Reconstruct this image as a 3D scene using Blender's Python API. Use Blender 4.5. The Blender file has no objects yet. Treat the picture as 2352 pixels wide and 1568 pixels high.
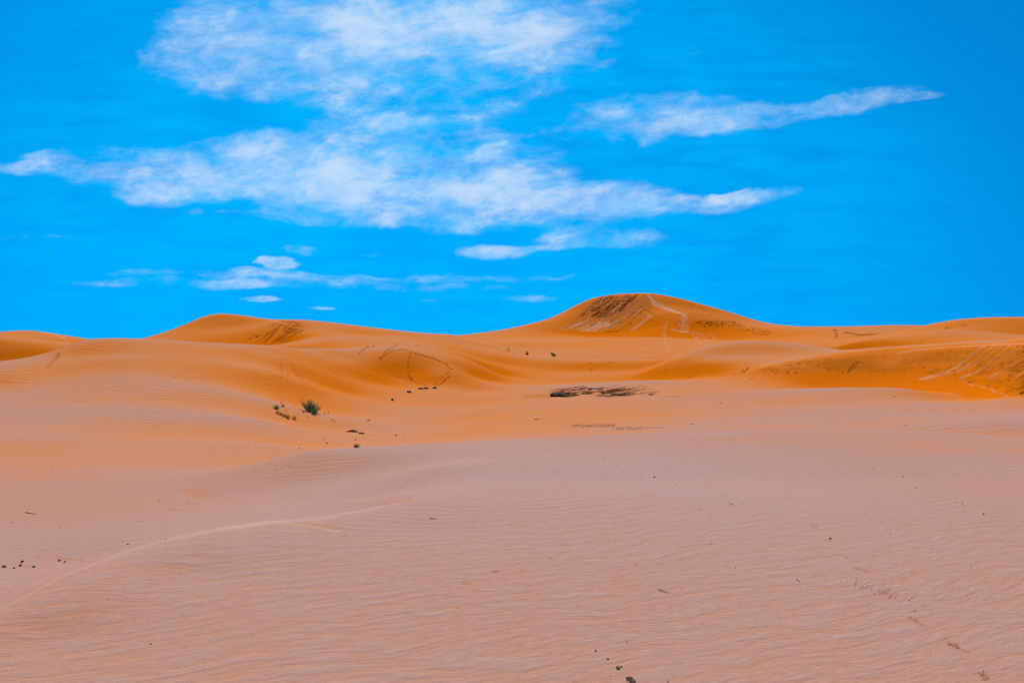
import bpy, math, random
import numpy as np

SC = bpy.context.scene
COL = SC.collection
R = math.radians
FP, CX, CY, EYE = 1829.0, 1176.0, 784.0, 1.75      # focal length and centre of a 2352 x 1568 picture; eye height (m)

# ------------------------------------------------------------------ camera
cam = bpy.data.cameras.new('camera'); cam_ob = bpy.data.objects.new('camera', cam); COL.objects.link(cam_ob)
cam.sensor_width = 36; cam.lens = 36 * FP / 2352
cam.clip_start = 0.05; cam.clip_end = 9000
cam_ob.location = (0, 0, EYE); cam_ob.rotation_euler = (R(90), 0, 0)
SC.camera = cam_ob
SC.view_settings.view_transform = 'Standard'; SC.view_settings.look = 'None'
SC.view_settings.exposure = -0.08; SC.view_settings.gamma = 1
SC.cycles.max_bounces = 4; SC.cycles.diffuse_bounces = 2

# ------------------------------------------------------------------ sun
SUN_EL, SUN_AZ = 49.0, -10.0        # elevation; azimuth measured from the view direction towards the right
sun = bpy.data.lights.new('sun', 'SUN'); sun_ob = bpy.data.objects.new('sun', sun); COL.objects.link(sun_ob)
sun.energy = 4.15; sun.angle = R(10); sun.color = (1.0, 0.87, 0.70)
sun_ob.rotation_euler = (R(90 - SUN_EL), 0, R(180 - SUN_AZ) )
sun_ob.location = (0, 0, 50)


# ------------------------------------------------------------------ node helpers
class NG:
    def __init__(s, tree):
        s.t = tree; s.n = tree.nodes; s.l = tree.links
    def node(s, kind, **kw):
        nd = s.n.new(kind)
        for k, v in kw.items(): setattr(nd, k, v)
        return nd
    def put(s, sock, v):
        if isinstance(v, bpy.types.NodeSocket): s.l.new(v, sock)
        elif v is not None: sock.default_value = v
    def m(s, op, a, b=None, c=None, clamp=False):
        nd = s.node('ShaderNodeMath', operation=op, use_clamp=clamp)
        for i, v in enumerate((a, b, c)):
            if v is not None: s.put(nd.inputs[i], v)
        return nd.outputs[0]
    def rng(s, v, a, b, c=0.0, d=1.0, smooth=True):
        nd = s.node('ShaderNodeMapRange', interpolation_type='SMOOTHSTEP' if smooth else 'LINEAR')
        for i, x in enumerate((v, a, b, c, d)): s.put(nd.inputs[i], x)
        return nd.outputs[0]
    def comb(s, x, y, z):
        nd = s.node('ShaderNodeCombineXYZ')
        for i, v in enumerate((x, y, z)): s.put(nd.inputs[i], v)
        return nd.outputs[0]
    def sep(s, v):
        nd = s.node('ShaderNodeSeparateXYZ'); s.put(nd.inputs[0], v); return nd.outputs
    def noise(s, vec, scale, detail=4, rough=0.5, dist=0.0, color=False):
        nd = s.node('ShaderNodeTexNoise')
        s.put(nd.inputs['Vector'], vec); s.put(nd.inputs['Scale'], scale)
        nd.inputs['Detail'].default_value = detail; nd.inputs['Roughness'].default_value = rough
        nd.inputs['Distortion'].default_value = dist
        return nd.outputs['Color' if color else 'Fac']
    def vm(s, op, a, b):
        nd = s.node('ShaderNodeVectorMath', operation=op)
        s.put(nd.inputs[0], a); s.put(nd.inputs[1], b)
        return nd.outputs[0]
    def mix(s, f, a, b, mode='MIX'):
        nd = s.node('ShaderNodeMix', data_type='RGBA', blend_type=mode)
        s.put(nd.inputs[0], f); s.put(nd.inputs[6], a); s.put(nd.inputs[7], b)
        return nd.outputs[2]


# ------------------------------------------------------------------ sky: Nishita air, procedural thin clouds
def build_world():
    w = bpy.data.worlds.new('World'); SC.world = w; w.use_nodes = True
    g = NG(w.node_tree); g.n.clear()
    geo = g.node('ShaderNodeTexCoord').outputs['Generated']
    x, y, z = g.sep(geo)
    # look the air colour up a little higher than the true direction, away from the white horizon band
    zz = g.m('MAXIMUM', g.m('MULTIPLY_ADD', z, 0.75, 0.30), 0.28)
    nv = g.node('ShaderNodeVectorMath', operation='NORMALIZE'); g.l.new(g.comb(x, y, zz), nv.inputs[0])
    sky = g.node('ShaderNodeTexSky', sky_type='NISHITA', sun_disc=False)
    sky.sun_elevation = R(SUN_EL); sky.sun_rotation = R(SUN_AZ)
    sky.air_density = 1.0; sky.dust_density = 0.3; sky.ozone_density = 3.0
    g.l.new(nv.outputs[0], sky.inputs[0])
    tint = g.mix(1.0, sky.outputs[0], (0.0, 0.67, 1.10, 1), 'MULTIPLY')
    # the sky of the place, as slope coordinates in front of the viewer
    yy = g.m('MAXIMUM', y, 0.02)
    u = g.m('MULTIPLY_ADD', g.m('DIVIDE', x, yy), FP, CX)
    v = g.m('SUBTRACT', CY, g.m('MULTIPLY', g.m('DIVIDE', z, yy), FP))
    uv = g.comb(g.m('MULTIPLY', u, 0.001), g.m('MULTIPLY', v, 0.001), 0.0)
    warp = g.vm('SUBTRACT', g.noise(uv, 3.2, 5, 0.6, color=True), (0.5, 0.5, 0.5))
    sx, sy, _ = g.sep(g.vm('MULTIPLY', warp, (230, 84, 0)))
    hw = g.vm('SUBTRACT', g.noise(g.comb(g.m('MULTIPLY', u, .001), g.m('MULTIPLY', v, .002), 2.0), 17.0, 4, 0.6, color=True), (0.5, 0.5, 0.5))
    hx, hy, _ = g.sep(g.vm('MULTIPLY', hw, (70, 16, 0)))
    uw = g.m('ADD', u, sx); vw = g.m('ADD', v, sy)
    # (centre x, centre y, half width, half height, tilt deg, density)
    blobs = [
        (500, 118, 190, 88, 8, .9), (740, 110, 300, 118, 3, 1.0), (1060, 100, 290, 118, -2, 1.0), (1300, 35, 150, 90, -18, .85),
        (690, 10, 240, 70, 0, .7), (420, 130, 110, 50, 10, .35), (1125, 128, 80, 26, 0, .5), (880, 88, 120, 36, 0, .35), (600, 165, 140, 36, 8, .4),
        (250, 352, 170, 22, -2, .6), (560, 345, 200, 34, -4, .85), (215, 393, 225, 20, 2, .6), (560, 410, 330, 48, 1, .85), (380, 445, 130, 26, 0, .6),
        (840, 340, 300, 62, -3, .72), (980, 262, 210, 26, -2, .42), (1180, 300, 130, 14, -4, .4), (1215, 400, 100, 10, -2, .4), (1200, 345, 120, 22, -3, .3), (900, 415, 420, 62, 1, .85), (1060, 468, 420, 52, 1, .85),
        (1340, 462, 200, 40, -2, .9), (780, 470, 160, 40, 4, .45), (1380, 468, 110, 16, -9, .45), (600, 342, 80, 13, -6, .5),
        (1500, 268, 210, 52, -4, .95), (1760, 268, 300, 27, -6, .9), (1960, 246, 150, 29, -10, .95), (2090, 226, 90, 10, -8, .6),
        (1640, 466, 170, 22, -6, .8), (1600, 482, 120, 10, 0, .35), (1590, 120, 50, 10, -10, .5),
        (1130, 580, 75, 15, 0, 1.1), (1210, 572, 95, 7, -2, .7), (1385, 558, 130, 27, 0, .6), (1390, 560, 75, 10, 0, .4),
        (640, 605, 40, 13, 3, 1.7), (612, 600, 22, 6, -14, 1.0), (695, 575, 40, 12, 10, .5), (560, 632, 330, 9, 1, .42), (860, 648, 330, 8, 2, .42), (940, 629, 110, 5, -3, .5), (700, 644, 380, 18, 1, .26), (1080, 637, 260, 7, 1, .42), (420, 655, 240, 11, 1, .40), (520, 655, 90, 12, 0, .4),
        (600, 688, 38, 7, 0, .7), (1215, 686, 60, 8, 0, .6), (440, 690, 36, 5, 0, .45), (735, 709, 30, 4, 0, .4), (660, 500, 300, 9, 3, .4), (60, 545, 120, 5, 0, .4),
        (900, 586, 70, 6, 0, .35), (1010, 690, 50, 5, 0, .35),
    ]
    dens = None
    for (bx, by, rw, rh, a, k) in blobs:
        ca, sa = math.cos(R(a)), math.sin(R(a))
        big = rw > 100
        U, V = (uw, vw)
        if not big:
            U = g.m('ADD', u, g.m('ADD', g.m('MULTIPLY', sx, 0.30), hx)); V = g.m('ADD', v, g.m('ADD', g.m('MULTIPLY', sy, 0.12), hy))
        du = g.m('SUBTRACT', U, bx); dv = g.m('SUBTRACT', V, by)
        p = g.m('MULTIPLY_ADD', du, ca / rw, g.m('MULTIPLY', dv, sa / rw))
        q = g.m('MULTIPLY_ADD', dv, ca / rh, g.m('MULTIPLY', du, -sa / rh))
        e = g.m('MULTIPLY', g.rng(g.m('MULTIPLY_ADD', p, p, g.m('MULTIPLY', q, q)), 2.15, 0.0), k * .84)
        e = g.m('SUBTRACT', 1.0, g.m('MINIMUM', e, 1.0))
        dens = e if dens is None else g.m('MULTIPLY', dens, e)
    dens = g.m('SUBTRACT', 1.0, dens)
    # wisps: warped noise drawn out along the wind
    st_ = 2.1
    wu = g.m('MULTIPLY', g.m('MULTIPLY_ADD', sx, .35, u), 0.001)
    wv = g.m('MULTIPLY', g.m('MULTIPLY_ADD', sy, .45, v), 0.001)
    n1 = g.noise(g.comb(wu, g.m('MULTIPLY', wv, st_), 0.3), 4.2, 10, 0.60, 0.25)
    n2 = g.noise(g.comb(g.m('MULTIPLY', wu, 1.0), g.m('MULTIPLY', g.m('ADD', wv, g.m('MULTIPLY', wu, .12)), st_ * 1.05), 7.0), 10.0, 10, 0.68, 0.35)
    n3 = g.noise(g.comb(g.m('MULTIPLY', u, .001), g.m('MULTIPLY', v, .006), 3.0), 5.0, 6, 0.6, 0.3)
    k1 = g.m('MULTIPLY', g.m('SUBTRACT', n1, .5), 1.0); k2 = g.m('MULTIPLY', g.m('SUBTRACT', n2, .5), 1.0)
    edge = g.m('ADD', dens, g.m('MULTIPLY', g.m('ADD', k1, g.m('MULTIPLY', k2, .7)), g.rng(dens, 0.0, .30, 0, 2.7)))
    soft = g.m('MULTIPLY', g.rng(edge, 0.12, 1.40), 0.54)
    fil = g.m('MULTIPLY', g.rng(g.m('ADD', g.m('MULTIPLY', edge, .62), g.m('ADD', g.m('MULTIPLY', k1, 1.6), g.m('MULTIPLY', k2, .8))), 0.42, 1.45), 0.82)
    alpha = g.m('SUBTRACT', 1.0, g.m('MULTIPLY', g.m('SUBTRACT', 1.0, soft), g.m('SUBTRACT', 1.0, fil)))
    alpha = g.m('MULTIPLY', alpha, .80)
    front = g.rng(y, 0.05, 0.30)
    alpha = g.m('MULTIPLY', alpha, front)
    pe = g.m('DIVIDE', g.m('SUBTRACT', u, 960), 1500); qe = g.m('DIVIDE', g.m('SUBTRACT', v, 480), 760)
    cen = g.rng(g.m('MULTIPLY_ADD', pe, pe, g.m('MULTIPLY', qe, qe)), 1.0, 0.0)
    veil = g.m('MULTIPLY', g.m('MULTIPLY', cen, front), g.rng(g.m('ADD', g.m('MULTIPLY', n3, .45), g.m('MULTIPLY', g.noise(uv, 1.6, 5, .6, .4), .55)), 0.30, 0.62))
    # clouds behind the viewer, so the rest of the sky is not empty
    back = g.m('MULTIPLY', g.rng(g.noise(g.comb(x, y, g.m('MULTIPLY', z, 3.0)), 2.2, 6, 0.6, 0.5), 0.48, 0.75), g.m('MULTIPLY', g.m('SUBTRACT', 1.0, front), 0.7))
    cov = g.m('MAXIMUM', alpha, back)
    tint = g.mix(g.m('MULTIPLY', veil, .9), tint, (0.0, 3.95, 8.6, 1))
    bgs = g.node('ShaderNodeBackground'); g.l.new(tint, bgs.inputs[0]); bgs.inputs[1].default_value = 0.127
    bgc = g.node('ShaderNodeBackground'); bgc.inputs[0].default_value = (0.78, 0.88, 1.0, 1); bgc.inputs[1].default_value = 1.0
    mx = g.node('ShaderNodeMixShader'); g.l.new(cov, mx.inputs[0]); g.l.new(bgs.outputs[0], mx.inputs[1]); g.l.new(bgc.outputs[0], mx.inputs[2])
    out = g.node('ShaderNodeOutputWorld'); g.l.new(mx.outputs[0], out.inputs[0])
build_world()

# ------------------------------------------------------------------ dune relief
# surveyed points of the dunes: bearing x, drop y below eye line (both on the 2352 x 1568 picture plane) and distance Y in metres
curves = []
def C(*pts, back=None, step=36):
    """a line of survey points; back=(distance factor, extra drop in m) adds the hidden lee side of a brink"""
    pts = list(pts)
    if pts[0][0] <= 0: pts.insert(0, (pts[0][0] - 420, pts[0][1], pts[0][2]))
    if pts[-1][0] >= 2352: pts.append((pts[-1][0] + 420, pts[-1][1], pts[-1][2]))
    out = []
    for a, b in zip(pts, pts[1:]):
        n = max(1, int(round(math.hypot(b[0] - a[0], (b[1] - a[1]) * 1.5) / step)))
        for i in range(n):
            t = i / n
            out.append(tuple(a[k] + (b[k] - a[k]) * t for k in range(3)))
    out.append(pts[-1])
    curves.extend(out)
    if back:
        f, dz = back
        for (x, py, Y) in out:
            z = -(py - CY) / FP * Y - dz
            curves.append((x, CY - z * FP / (Y * f), Y * f))
def Pz(x0, x1, Y, z, n=12):
    for i in range(n + 1):
        x = x0 + (x1 - x0) * i / n
        curves.append((x, CY - z * FP / Y, Y))

for Y in (1.3, 1.9, 2.7, 3.7): Pz(-420, 2800, Y, -1.75)
Pz(100, 2800, 4.7, -1.75); Pz(420, 2800, 5.9, -1.745); Pz(900, 2800, 7.4, -1.76); Pz(1010, 2800, 9.4, -1.80); Pz(1010, 2800, 12.0, -1.87)
Pz(1300, 2200, 10.8, -1.87, 8)
# low ridge across the left foreground
C((-250, 1545, 4.15), (0, 1400, 5.1), (150, 1320, 5.95), (280, 1270, 6.6), (380, 1238, 7.05), (480, 1218, 7.4), (620, 1198, 7.8), (730, 1190, 8.0), (860, 1165, 8.6), back=(1.10, .19))
C((860, 1165, 8.6), (940, 1145, 9.1), back=(1.1, .10))
# hollow beyond it
C((0, 1300, 7.7), (150, 1288, 7.9), (300, 1240, 8.4), (480, 1195, 9.2), (700, 1165, 10.0), (860, 1140, 10.6))
C((0, 1160, 11.0), (150, 1160, 11.0), (300, 1158, 11.0), (480, 1145, 11.5), (700, 1110, 12.5), (900, 1080, 13.0))
C((0, 1080, 14.5), (150, 1080, 14.5), (300, 1082, 14.6), (480, 1078, 15.0), (640, 1062, 15.8))
C((0, 1000, 20), (150, 1000, 20.5), (300, 1000, 22), (480, 1010, 21.5), (600, 1020, 20.5))
C((0, 930, 28), (150, 925, 29.5), (300, 930, 29), (480, 945, 29), (600, 965, 28), (700, 990, 28))
C((0, 883, 36), (42, 873, 37), (77, 859, 39), (98, 844, 41), (130, 819, 45), step=20)
C((0, 863, 37.3), (50, 849, 39.2), (84, 833, 41.6), (112, 808, 46), (150, 790, 49.5), (176, 784, 51), step=20)
C((0, 856, 47), (60, 846, 48))
C((150, 860, 39), (300, 870, 37), (480, 890, 36.5), (600, 915, 36), (680, 935, 36))
C((190, 815, 46), (300, 822, 43.5), (480, 835, 45), (600, 850, 46), (700, 880, 47))
C((211, 779, 52), (280, 776, 53), (365, 778, 54), (480, 787, 56), (570, 793, 58), (650, 795, 62), back=(1.18, 1.3))
C((560, 822, 52), (640, 826, 54), (720, 826, 60))
C((715, 1026, 23), (715, 985, 31), (722, 945, 39), (722, 905, 45), (722, 862, 53), (722, 822, 61), (722, 797, 68), step=60)
C((800, 1018, 25), (800, 985, 33), (800, 945, 42), (800, 905, 50.5), (800, 868, 57), (800, 828, 65), (805, 795, 78), (805, 770, 98), step=60)
C((880, 1018, 26), (880, 985, 33), (880, 945, 43), (880, 915, 51), (880, 885, 59), step=60)
# the oval slip face
C((840, 830, 64.5), (876, 822, 68), (911, 804, 71), (953, 811, 70.3), (995, 824, 68.6), (1024, 837, 66.8), (1034, 850, 65), (1025, 870, 63), (1003, 884, 61.5), step=18)
C((840, 850, 62), (880, 856, 65), (911, 866, 64.4), (946, 877, 63), (981, 887, 61), step=18)
C((870, 795, 77), (911, 794, 76), (960, 800, 75), (1010, 812, 73.5), (1050, 835, 70), (1060, 865, 65), (1045, 890, 60), step=24)
C((930, 835, 68), (980, 850, 66.5))
C((905, 780, 86), (980, 790, 84), (1060, 812, 80), (1100, 835, 76))
C((1000, 1012, 25), (1000, 985, 33), (1000, 950, 42), (1000, 920, 51), (1010, 902, 56), step=60)
C((1087, 835, 78), (1087, 868, 69), (1087, 900, 60), (1087, 925, 51), (1090, 958, 41), (1100, 995, 30), step=60)
# ridge M and the floor in front of it
C((1062, 777, 108), (1087, 793, 103), (1139, 807, 98), (1192, 815, 95), (1262, 822, 91), (1368, 830, 87), (1438, 829, 85), (1509, 822, 83), back=(1.06, -.02))
C((1150, 835, 88), (1200, 845, 86), (1262, 846, 85.5), (1368, 848, 84), (1450, 848, 81.5), (1520, 842, 79.5))
C((1150, 866, 77), (1262, 863, 79.5), (1368, 861, 79.5), (1450, 860, 77.5), (1520, 859, 75), (1600, 857, 71.5), (1700, 858, 66.5), (1771, 857, 64))
C((1180, 900, 58), (1262, 885, 64), (1368, 878, 66), (1500, 872, 64))
C((1200, 940, 44), (1300, 922, 47), (1400, 908, 50), (1500, 900, 51), (1650, 890, 52))
C((1200, 975, 34), (1350, 958, 36), (1500, 945, 37.5), (1650, 935, 38), (1800, 930, 38.5), (1950, 925, 38.5), (2100, 925, 36.5))
C((1200, 1000, 27.5), (1400, 986, 27.5), (1600, 978, 27.5), (1800, 972, 27.5), (2000, 972, 27), (2150, 974, 25))
C((1800, 892, 49), (1950, 890, 47), (2100, 890, 43.5))
# far edge of the near sand sheet
C((700, 1035, 14.6), (800, 1026, 15.4), (1000, 1017, 16.2), (1200, 1008, 17.2), (1400, 996, 18.2), (1600, 988, 18.8), (1800, 983, 19.2), (2000, 984, 19), (2150, 991, 18.3), (2352, 1006, 17), back=(1.25, .58))
C((2200, 950, 29.5), (2352, 960, 25.5))
# slip face of the right ridge: foot, then brink
C((1771, 856, 63.5), (1850, 857, 61.5), (1950, 857, 58.5), (2030, 859, 55), (2100, 862, 51.5), (2180, 870, 47), (2250, 882, 43), (2352, 913, 36), step=26)
C((1790, 831, 65.5), (1859, 823, 64.2), (1947, 812, 61.3), (2100, 802, 54.8), (2250, 792, 47.6), (2352, 788, 41.5), step=26)
C((1850, 841, 63), (1950, 835, 60), (2100, 832, 53.2), (2250, 836, 45.3), (2352, 848, 38.6), step=40)
C((1800, 828, 69), (1859, 821, 68), (1947, 809.5, 65.5), (2100, 799.5, 59), (2250, 789.5, 52), (2352, 786, 46), step=40)
C((2000, 798, 78), (2100, 792, 76), (2250, 781, 72), (2352, 779, 68))
C((1870, 793, 96), (1982, 778, 99), (2088, 768, 100), (2123, 760, 101), (2176, 754, 102), (2263, 761, 100), (2352, 770, 97), back=(1.10, .5))
# knoll K
C((1525, 825, 76), (1560, 812, 79), (1595, 801, 81), (1641, 789, 84), (1701, 784.5, 86), (1754, 784.5, 87), (1806, 787, 88), (1877, 794, 87), (1930, 805, 82), back=(1.15, 1.4))
C((1590, 828, 75), (1640, 815, 77), (1701, 812, 77.5), (1780, 810, 78), (1860, 812, 77))
C((1560, 838, 73.5), (1620, 840, 71.8), (1700, 840, 69.7), (1770, 836, 68))
# left back: small dune behind the mound
C((0, 839, 70.5), (40, 835, 70.5), (84, 830, 70.5), (110, 822, 70.5), step=24)
C((0, 785, 75), (35, 788, 75), (70, 794, 74.5), (123, 806, 73), step=24)
C((0, 776, 90), (60, 778, 92), (130, 784, 92))
C((0, 764, 118), (21, 757, 120), (46, 756, 120), (77, 757, 120), (116, 763, 120), (158, 771, 118), (215, 781, 112), back=(1.25, 3.0))
# hollow behind the mound
C((200, 796, 84), (280, 797, 88), (345, 796, 92))
C((200, 797, 100), (270, 800, 110), (330, 797, 118), (365, 792, 124))
C((228, 800, 130), (300, 800, 150))
# second left dune
C((348, 786, 96), (362, 778, 99), (387, 762, 105), (415, 746, 112), (457, 733, 118), (499, 726, 120), (538, 722, 120), (575, 727, 118), (612, 733, 114), (650, 735, 110), (700, 737, 108), (760, 740, 110), (827, 749, 112), (900, 757, 112), (960, 765, 113), (1040, 772, 112), back=(1.22, 3.4), step=28)
C((422, 764, 104), (468, 765, 104), (530, 757, 108), (575, 748, 112))
C((440, 784, 97), (468, 785, 97.5), (520, 773, 101), (562, 761, 104), (600, 748, 108), step=26)
C((530, 795, 94), (600, 796, 94), (650, 797, 92), step=30)
C((585, 775, 100), (640, 768, 101), (670, 755, 103), step=30)
C((697, 739, 107), (712, 757, 99), (697, 779, 89), (660, 793, 80), step=16)
C((760, 762, 97), (840, 772, 94), (930, 777, 93))
# big dune
C((1055, 771, 225), (1100, 765, 238), (1150, 757, 252), (1220, 742, 268), (1290, 723, 284), (1325, 705, 292), (1350, 687, 298), (1375, 676, 301), (1420, 673, 303), (1495, 671.5, 303), (1530, 677, 303), (1600, 694, 303), (1680, 717, 300), (1740, 737, 292), (1790, 745, 270), (1830, 749, 255), (1880, 751, 245), (1940, 750, 240), (2000, 748.5, 235), (2060, 746, 230), (2110, 745, 225), back=(1.22, 9.0), step=26)
C((1180, 768, 235), (1230, 765, 245), (1270, 763, 252), (1310, 763, 259), (1360, 764, 263), (1420, 763, 266), (1475, 757, 268), step=26)
C((1300, 742, 272), (1340, 728, 281), (1380, 715, 287), (1420, 715, 286.5), (1480, 712, 288), step=30)
C((1455, 752, 270), (1475, 749, 271), (1494, 735, 273), (1524, 723, 274), (1563, 718.5, 275), (1592, 720.5, 275), (1640, 727, 276), (1700, 739, 272), step=20)
C((1500, 703, 288), (1550, 705, 289), (1600, 710, 289), (1660, 721, 286))
C((1510, 757, 259), (1545, 757, 257), (1600, 759, 256), (1660, 765, 252), (1720, 771, 240), (1780, 776, 222), (1850, 777, 205), (1915, 776, 197), step=30)
C((1720, 754, 250), (1780, 759, 235), (1850, 763, 222), (1940, 763, 212), (2030, 768, 200), step=34)
C((1830, 788, 185), (1900, 787, 175), (1980, 780, 170), (2060, 771, 168))
C((1170, 787, 160), (1280, 776, 200), (1400, 776, 205), (1500, 774, 215), (1600, 779, 205), (1680, 784, 185))
C((1150, 797, 125), (1262, 800, 120), (1400, 803, 115), (1500, 804, 115), (1600, 805, 115))
C((1262, 812, 102), (1368, 820, 96), (1450, 820, 95))
C((1720, 792, 130), (1820, 802, 120), (1900, 802, 122))
# far right dune and the one in the gap
C((2095, 764, 150), (2120, 752, 152), (2144, 743, 154), (2169, 736, 155), (2214, 731, 155), (2246, 728, 154), (2300, 727.5, 152), (2352, 727.5, 150), back=(1.25, 4.5), step=24)
C((2120, 772, 138), (2200, 768, 138), (2263, 770, 136), (2352, 778, 132))
C((940, 766, 330), (981, 765, 345), (1020, 766.5, 350), (1060, 769, 350), back=(1.2, 6.0))
for Y, z in ((480, -2.0), (800, -3.0), (1500, -3.0)): Pz(-420, 2800, Y, z)

def sample_arrays():
    a = np.array(curves)
    u = (a[:, 0] - CX) / FP
    th = np.arctan(u); r = a[:, 2] * np.sqrt(1 + u * u)
    z = -(a[:, 1] - CY) / FP * a[:, 2]
    # merge near-duplicates
    key = {}
    for t, lr, zz, rr in zip(th, np.log(r), z, r):
        k = (round(t / .006), round(lr / .006))
        key.setdefault(k, (t, lr, (zz + EYE) / rr))
    return np.array(list(key.values()))

TH0, TH1, LV0, LV1 = -0.80, 0.80, 0.2, 7.4
GT, GV = 520, 860
def relief_grid():
    P = sample_arrays()
    E = 0.030
    def phi(dt, dv): return np.sqrt(dt * dt + dv * dv + E * E)
    n = len(P)
    A = phi(P[:, None, 0] - P[None, :, 0], P[:, None, 1] - P[None, :, 1])
    A -= np.eye(n) * 0.004
    Q = np.c_[np.ones(n), P[:, 0], P[:, 1]]
    M = np.zeros((n + 3, n + 3)); M[:n, :n] = A; M[:n, n:] = Q; M[n:, :n] = Q.T
    sol = np.linalg.solve(M, np.r_[P[:, 2], 0, 0, 0])
    t = np.linspace(TH0, TH1, GT); v = np.linspace(LV0, LV1, GV)
    G = np.zeros((GT, GV))
    for i in range(GT):
        D = phi(t[i] - P[:, 0][None, :], v[:, None] - P[:, 1][None, :])
        G[i] = D @ sol[:n] + sol[n] + sol[n + 1] * t[i] + sol[n + 2] * v
    # light smoothing, as drifting sand does
    for _ in range(2):
        G[1:-1] = .25 * G[:-2] + .5 * G[1:-1] + .25 * G[2:]
        G[:, 1:-1] = .25 * G[:, :-2] + .5 * G[:, 1:-1] + .25 * G[:, 2:]
    return G
GRID = relief_grid()

def bspl(t, v):
    """cubic B-spline lookup of the relief grid: rise above the sand under the camera, divided by distance"""
    x = np.clip((t - TH0) / (TH1 - TH0) * (GT - 1), 1, GT - 2.001)
    y = np.clip((v - LV0) / (LV1 - LV0) * (GV - 1), 1, GV - 2.001)
    xi = x.astype(int); yi = y.astype(int); fx = x - xi; fy = y - yi
    def wts(f):
        return ((1 - f) ** 3 / 6, (3 * f ** 3 - 6 * f ** 2 + 4) / 6, (-3 * f ** 3 + 3 * f ** 2 + 3 * f + 1) / 6, f ** 3 / 6)
    wx, wy = wts(fx), wts(fy)
    out = np.zeros(np.broadcast(x, y).shape)
    for a in range(4):
        ia = np.clip(xi - 1 + a, 0, GT - 1)
        for b in range(4):
            out += wx[a] * wy[b] * GRID[ia, np.clip(yi - 1 + b, 0, GV - 1)]
    return out

rs = np.random.RandomState(7)
PERM = rs.rand(256, 256)
def vnoise(x, y):
    xi = np.floor(x).astype(int); yi = np.floor(y).astype(int); fx = x - xi; fy = y - yi
    fx = fx * fx * fx * (fx * (fx * 6 - 15) + 10); fy = fy * fy * fy * (fy * (fy * 6 - 15) + 10)
    g = lambda a, b: PERM[a & 255, b & 255]
    return ((g(xi, yi) * (1 - fx) + g(xi + 1, yi) * fx) * (1 - fy) + (g(xi, yi + 1) * (1 - fx) + g(xi + 1, yi + 1) * fx) * fy) * 2 - 1
def fbm(x, y, o=4):
    s = 0; a = 1; t = 0
    for k in range(o):
        s = s + a * vnoise(x * 2 ** k + 17.3 * k, y * 2 ** k + 5.1 * k); t += a; a *= .5
    return s / t

def smooth(x, a, b):
    t = np.clip((x - a) / (b - a), 0, 1); return t * t * (3 - 2 * t)

def height(th, lr):
    r = np.exp(lr)
    z = bspl(np.clip(th, TH0 + .01, TH1 - .01), np.clip(lr, LV0 + .01, LV1 - .01)) * r
    z = np.where(lr < 0.8, z * smooth(lr, -.5, .8), z)
    X = r * np.sin(th); Y = r * np.cos(th)
    gen = (fbm(X / 60 + 40, Y / 45 + 9, 4) * smooth(r, 6, 90) * 5.0)
    far = smooth(lr, 5.0, 7.2) * fbm(X / 160, Y / 120, 3) * 3
    k = smooth(np.abs(th), .74, 1.25)
    z = z * (1 - k) + gen * k + far * (np.abs(th) > 9) 
    # faint undulation of drifted sand
    z = z + fbm(X / (2.2 + r * .10), Y / (1.6 + r * .06), 3) * r * 0.00045
    return z

# ------------------------------------------------------------------ sampling grid of the ground sheet: finer where the eye sees more of it
ND, NOUT, NR = 1640, 90, 1150
def columns():
    d = np.linspace(-.625, .625, ND)
    o = .625 + (math.pi - .625) * (np.linspace(0, 1, NOUT + 1)[1:] ** 1.7)
    return np.r_[-o[::-1][1:], d, o]          # the last one closes the ring
TH = columns()
def rows():
    ct = np.linspace(-.64, .64, 256)
    v = np.linspace(-1.2, 7.8, 2600)
    T, V = np.meshgrid(ct, v, indexing='ij')
    z = height(T, V); Y = np.exp(V) * np.maximum(np.cos(T), .2)
    py = CY - (z - EYE) * FP / Y
    dpy = -np.gradient(py, axis=1)
    dpy = np.where((py > 1650) | (py < 0), 0, dpy)
    dpy = np.clip(dpy, 0, None); dv = v[1] - v[0]
    m = dpy / 1.0 + dv * 42.0
    kk = np.hanning(15); kk /= kk.sum()
    m = np.apply_along_axis(lambda c: np.convolve(np.pad(c, 7, mode='edge'), kk, 'valid'), 0, m)
    cum = np.cumsum(m, axis=1); cum = (cum - cum[:, :1]) / (cum[:, -1:] - cum[:, :1])
    j = np.linspace(0, 1, NR)
    rr = np.array([np.interp(j, cum[i], v) for i in range(len(ct))])
    out = np.array([np.interp(TH, ct, rr[:, k]) for k in range(NR)]).T      # (cols, rows)
    mean = .5 * (rr[0] + rr[-1]); w = smooth(np.abs(TH), .8, 2.9)[:, None]   # both flanks meet behind the viewer
    return out * (1 - w) + mean * w
LR = rows()
T2 = np.repeat(TH[:, None], NR, 1)
RR = np.exp(LR)
Z = height(T2, LR)
X = RR * np.sin(T2); Y = RR * np.cos(T2)

# slope of the sand
dZr = np.gradient(Z, axis=1) / np.maximum(np.gradient(RR, axis=1), 1e-6)
Zt = Z - dZr * 0
dth = np.gradient(TH)[:, None]
dRt = np.gradient(RR, axis=0)
dZt = (np.gradient(Z, axis=0) - dZr * dRt) / dth / RR
SLOPE = np.sqrt(dZr ** 2 + dZt ** 2)

front = (T2 > -.70) & (T2 < .70)
PX = np.where(front, CX + FP * np.tan(np.clip(T2, -1.2, 1.2)), -9999.0)
PY = CY - (Z - EYE) * FP / np.maximum(Y, .05)

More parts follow.
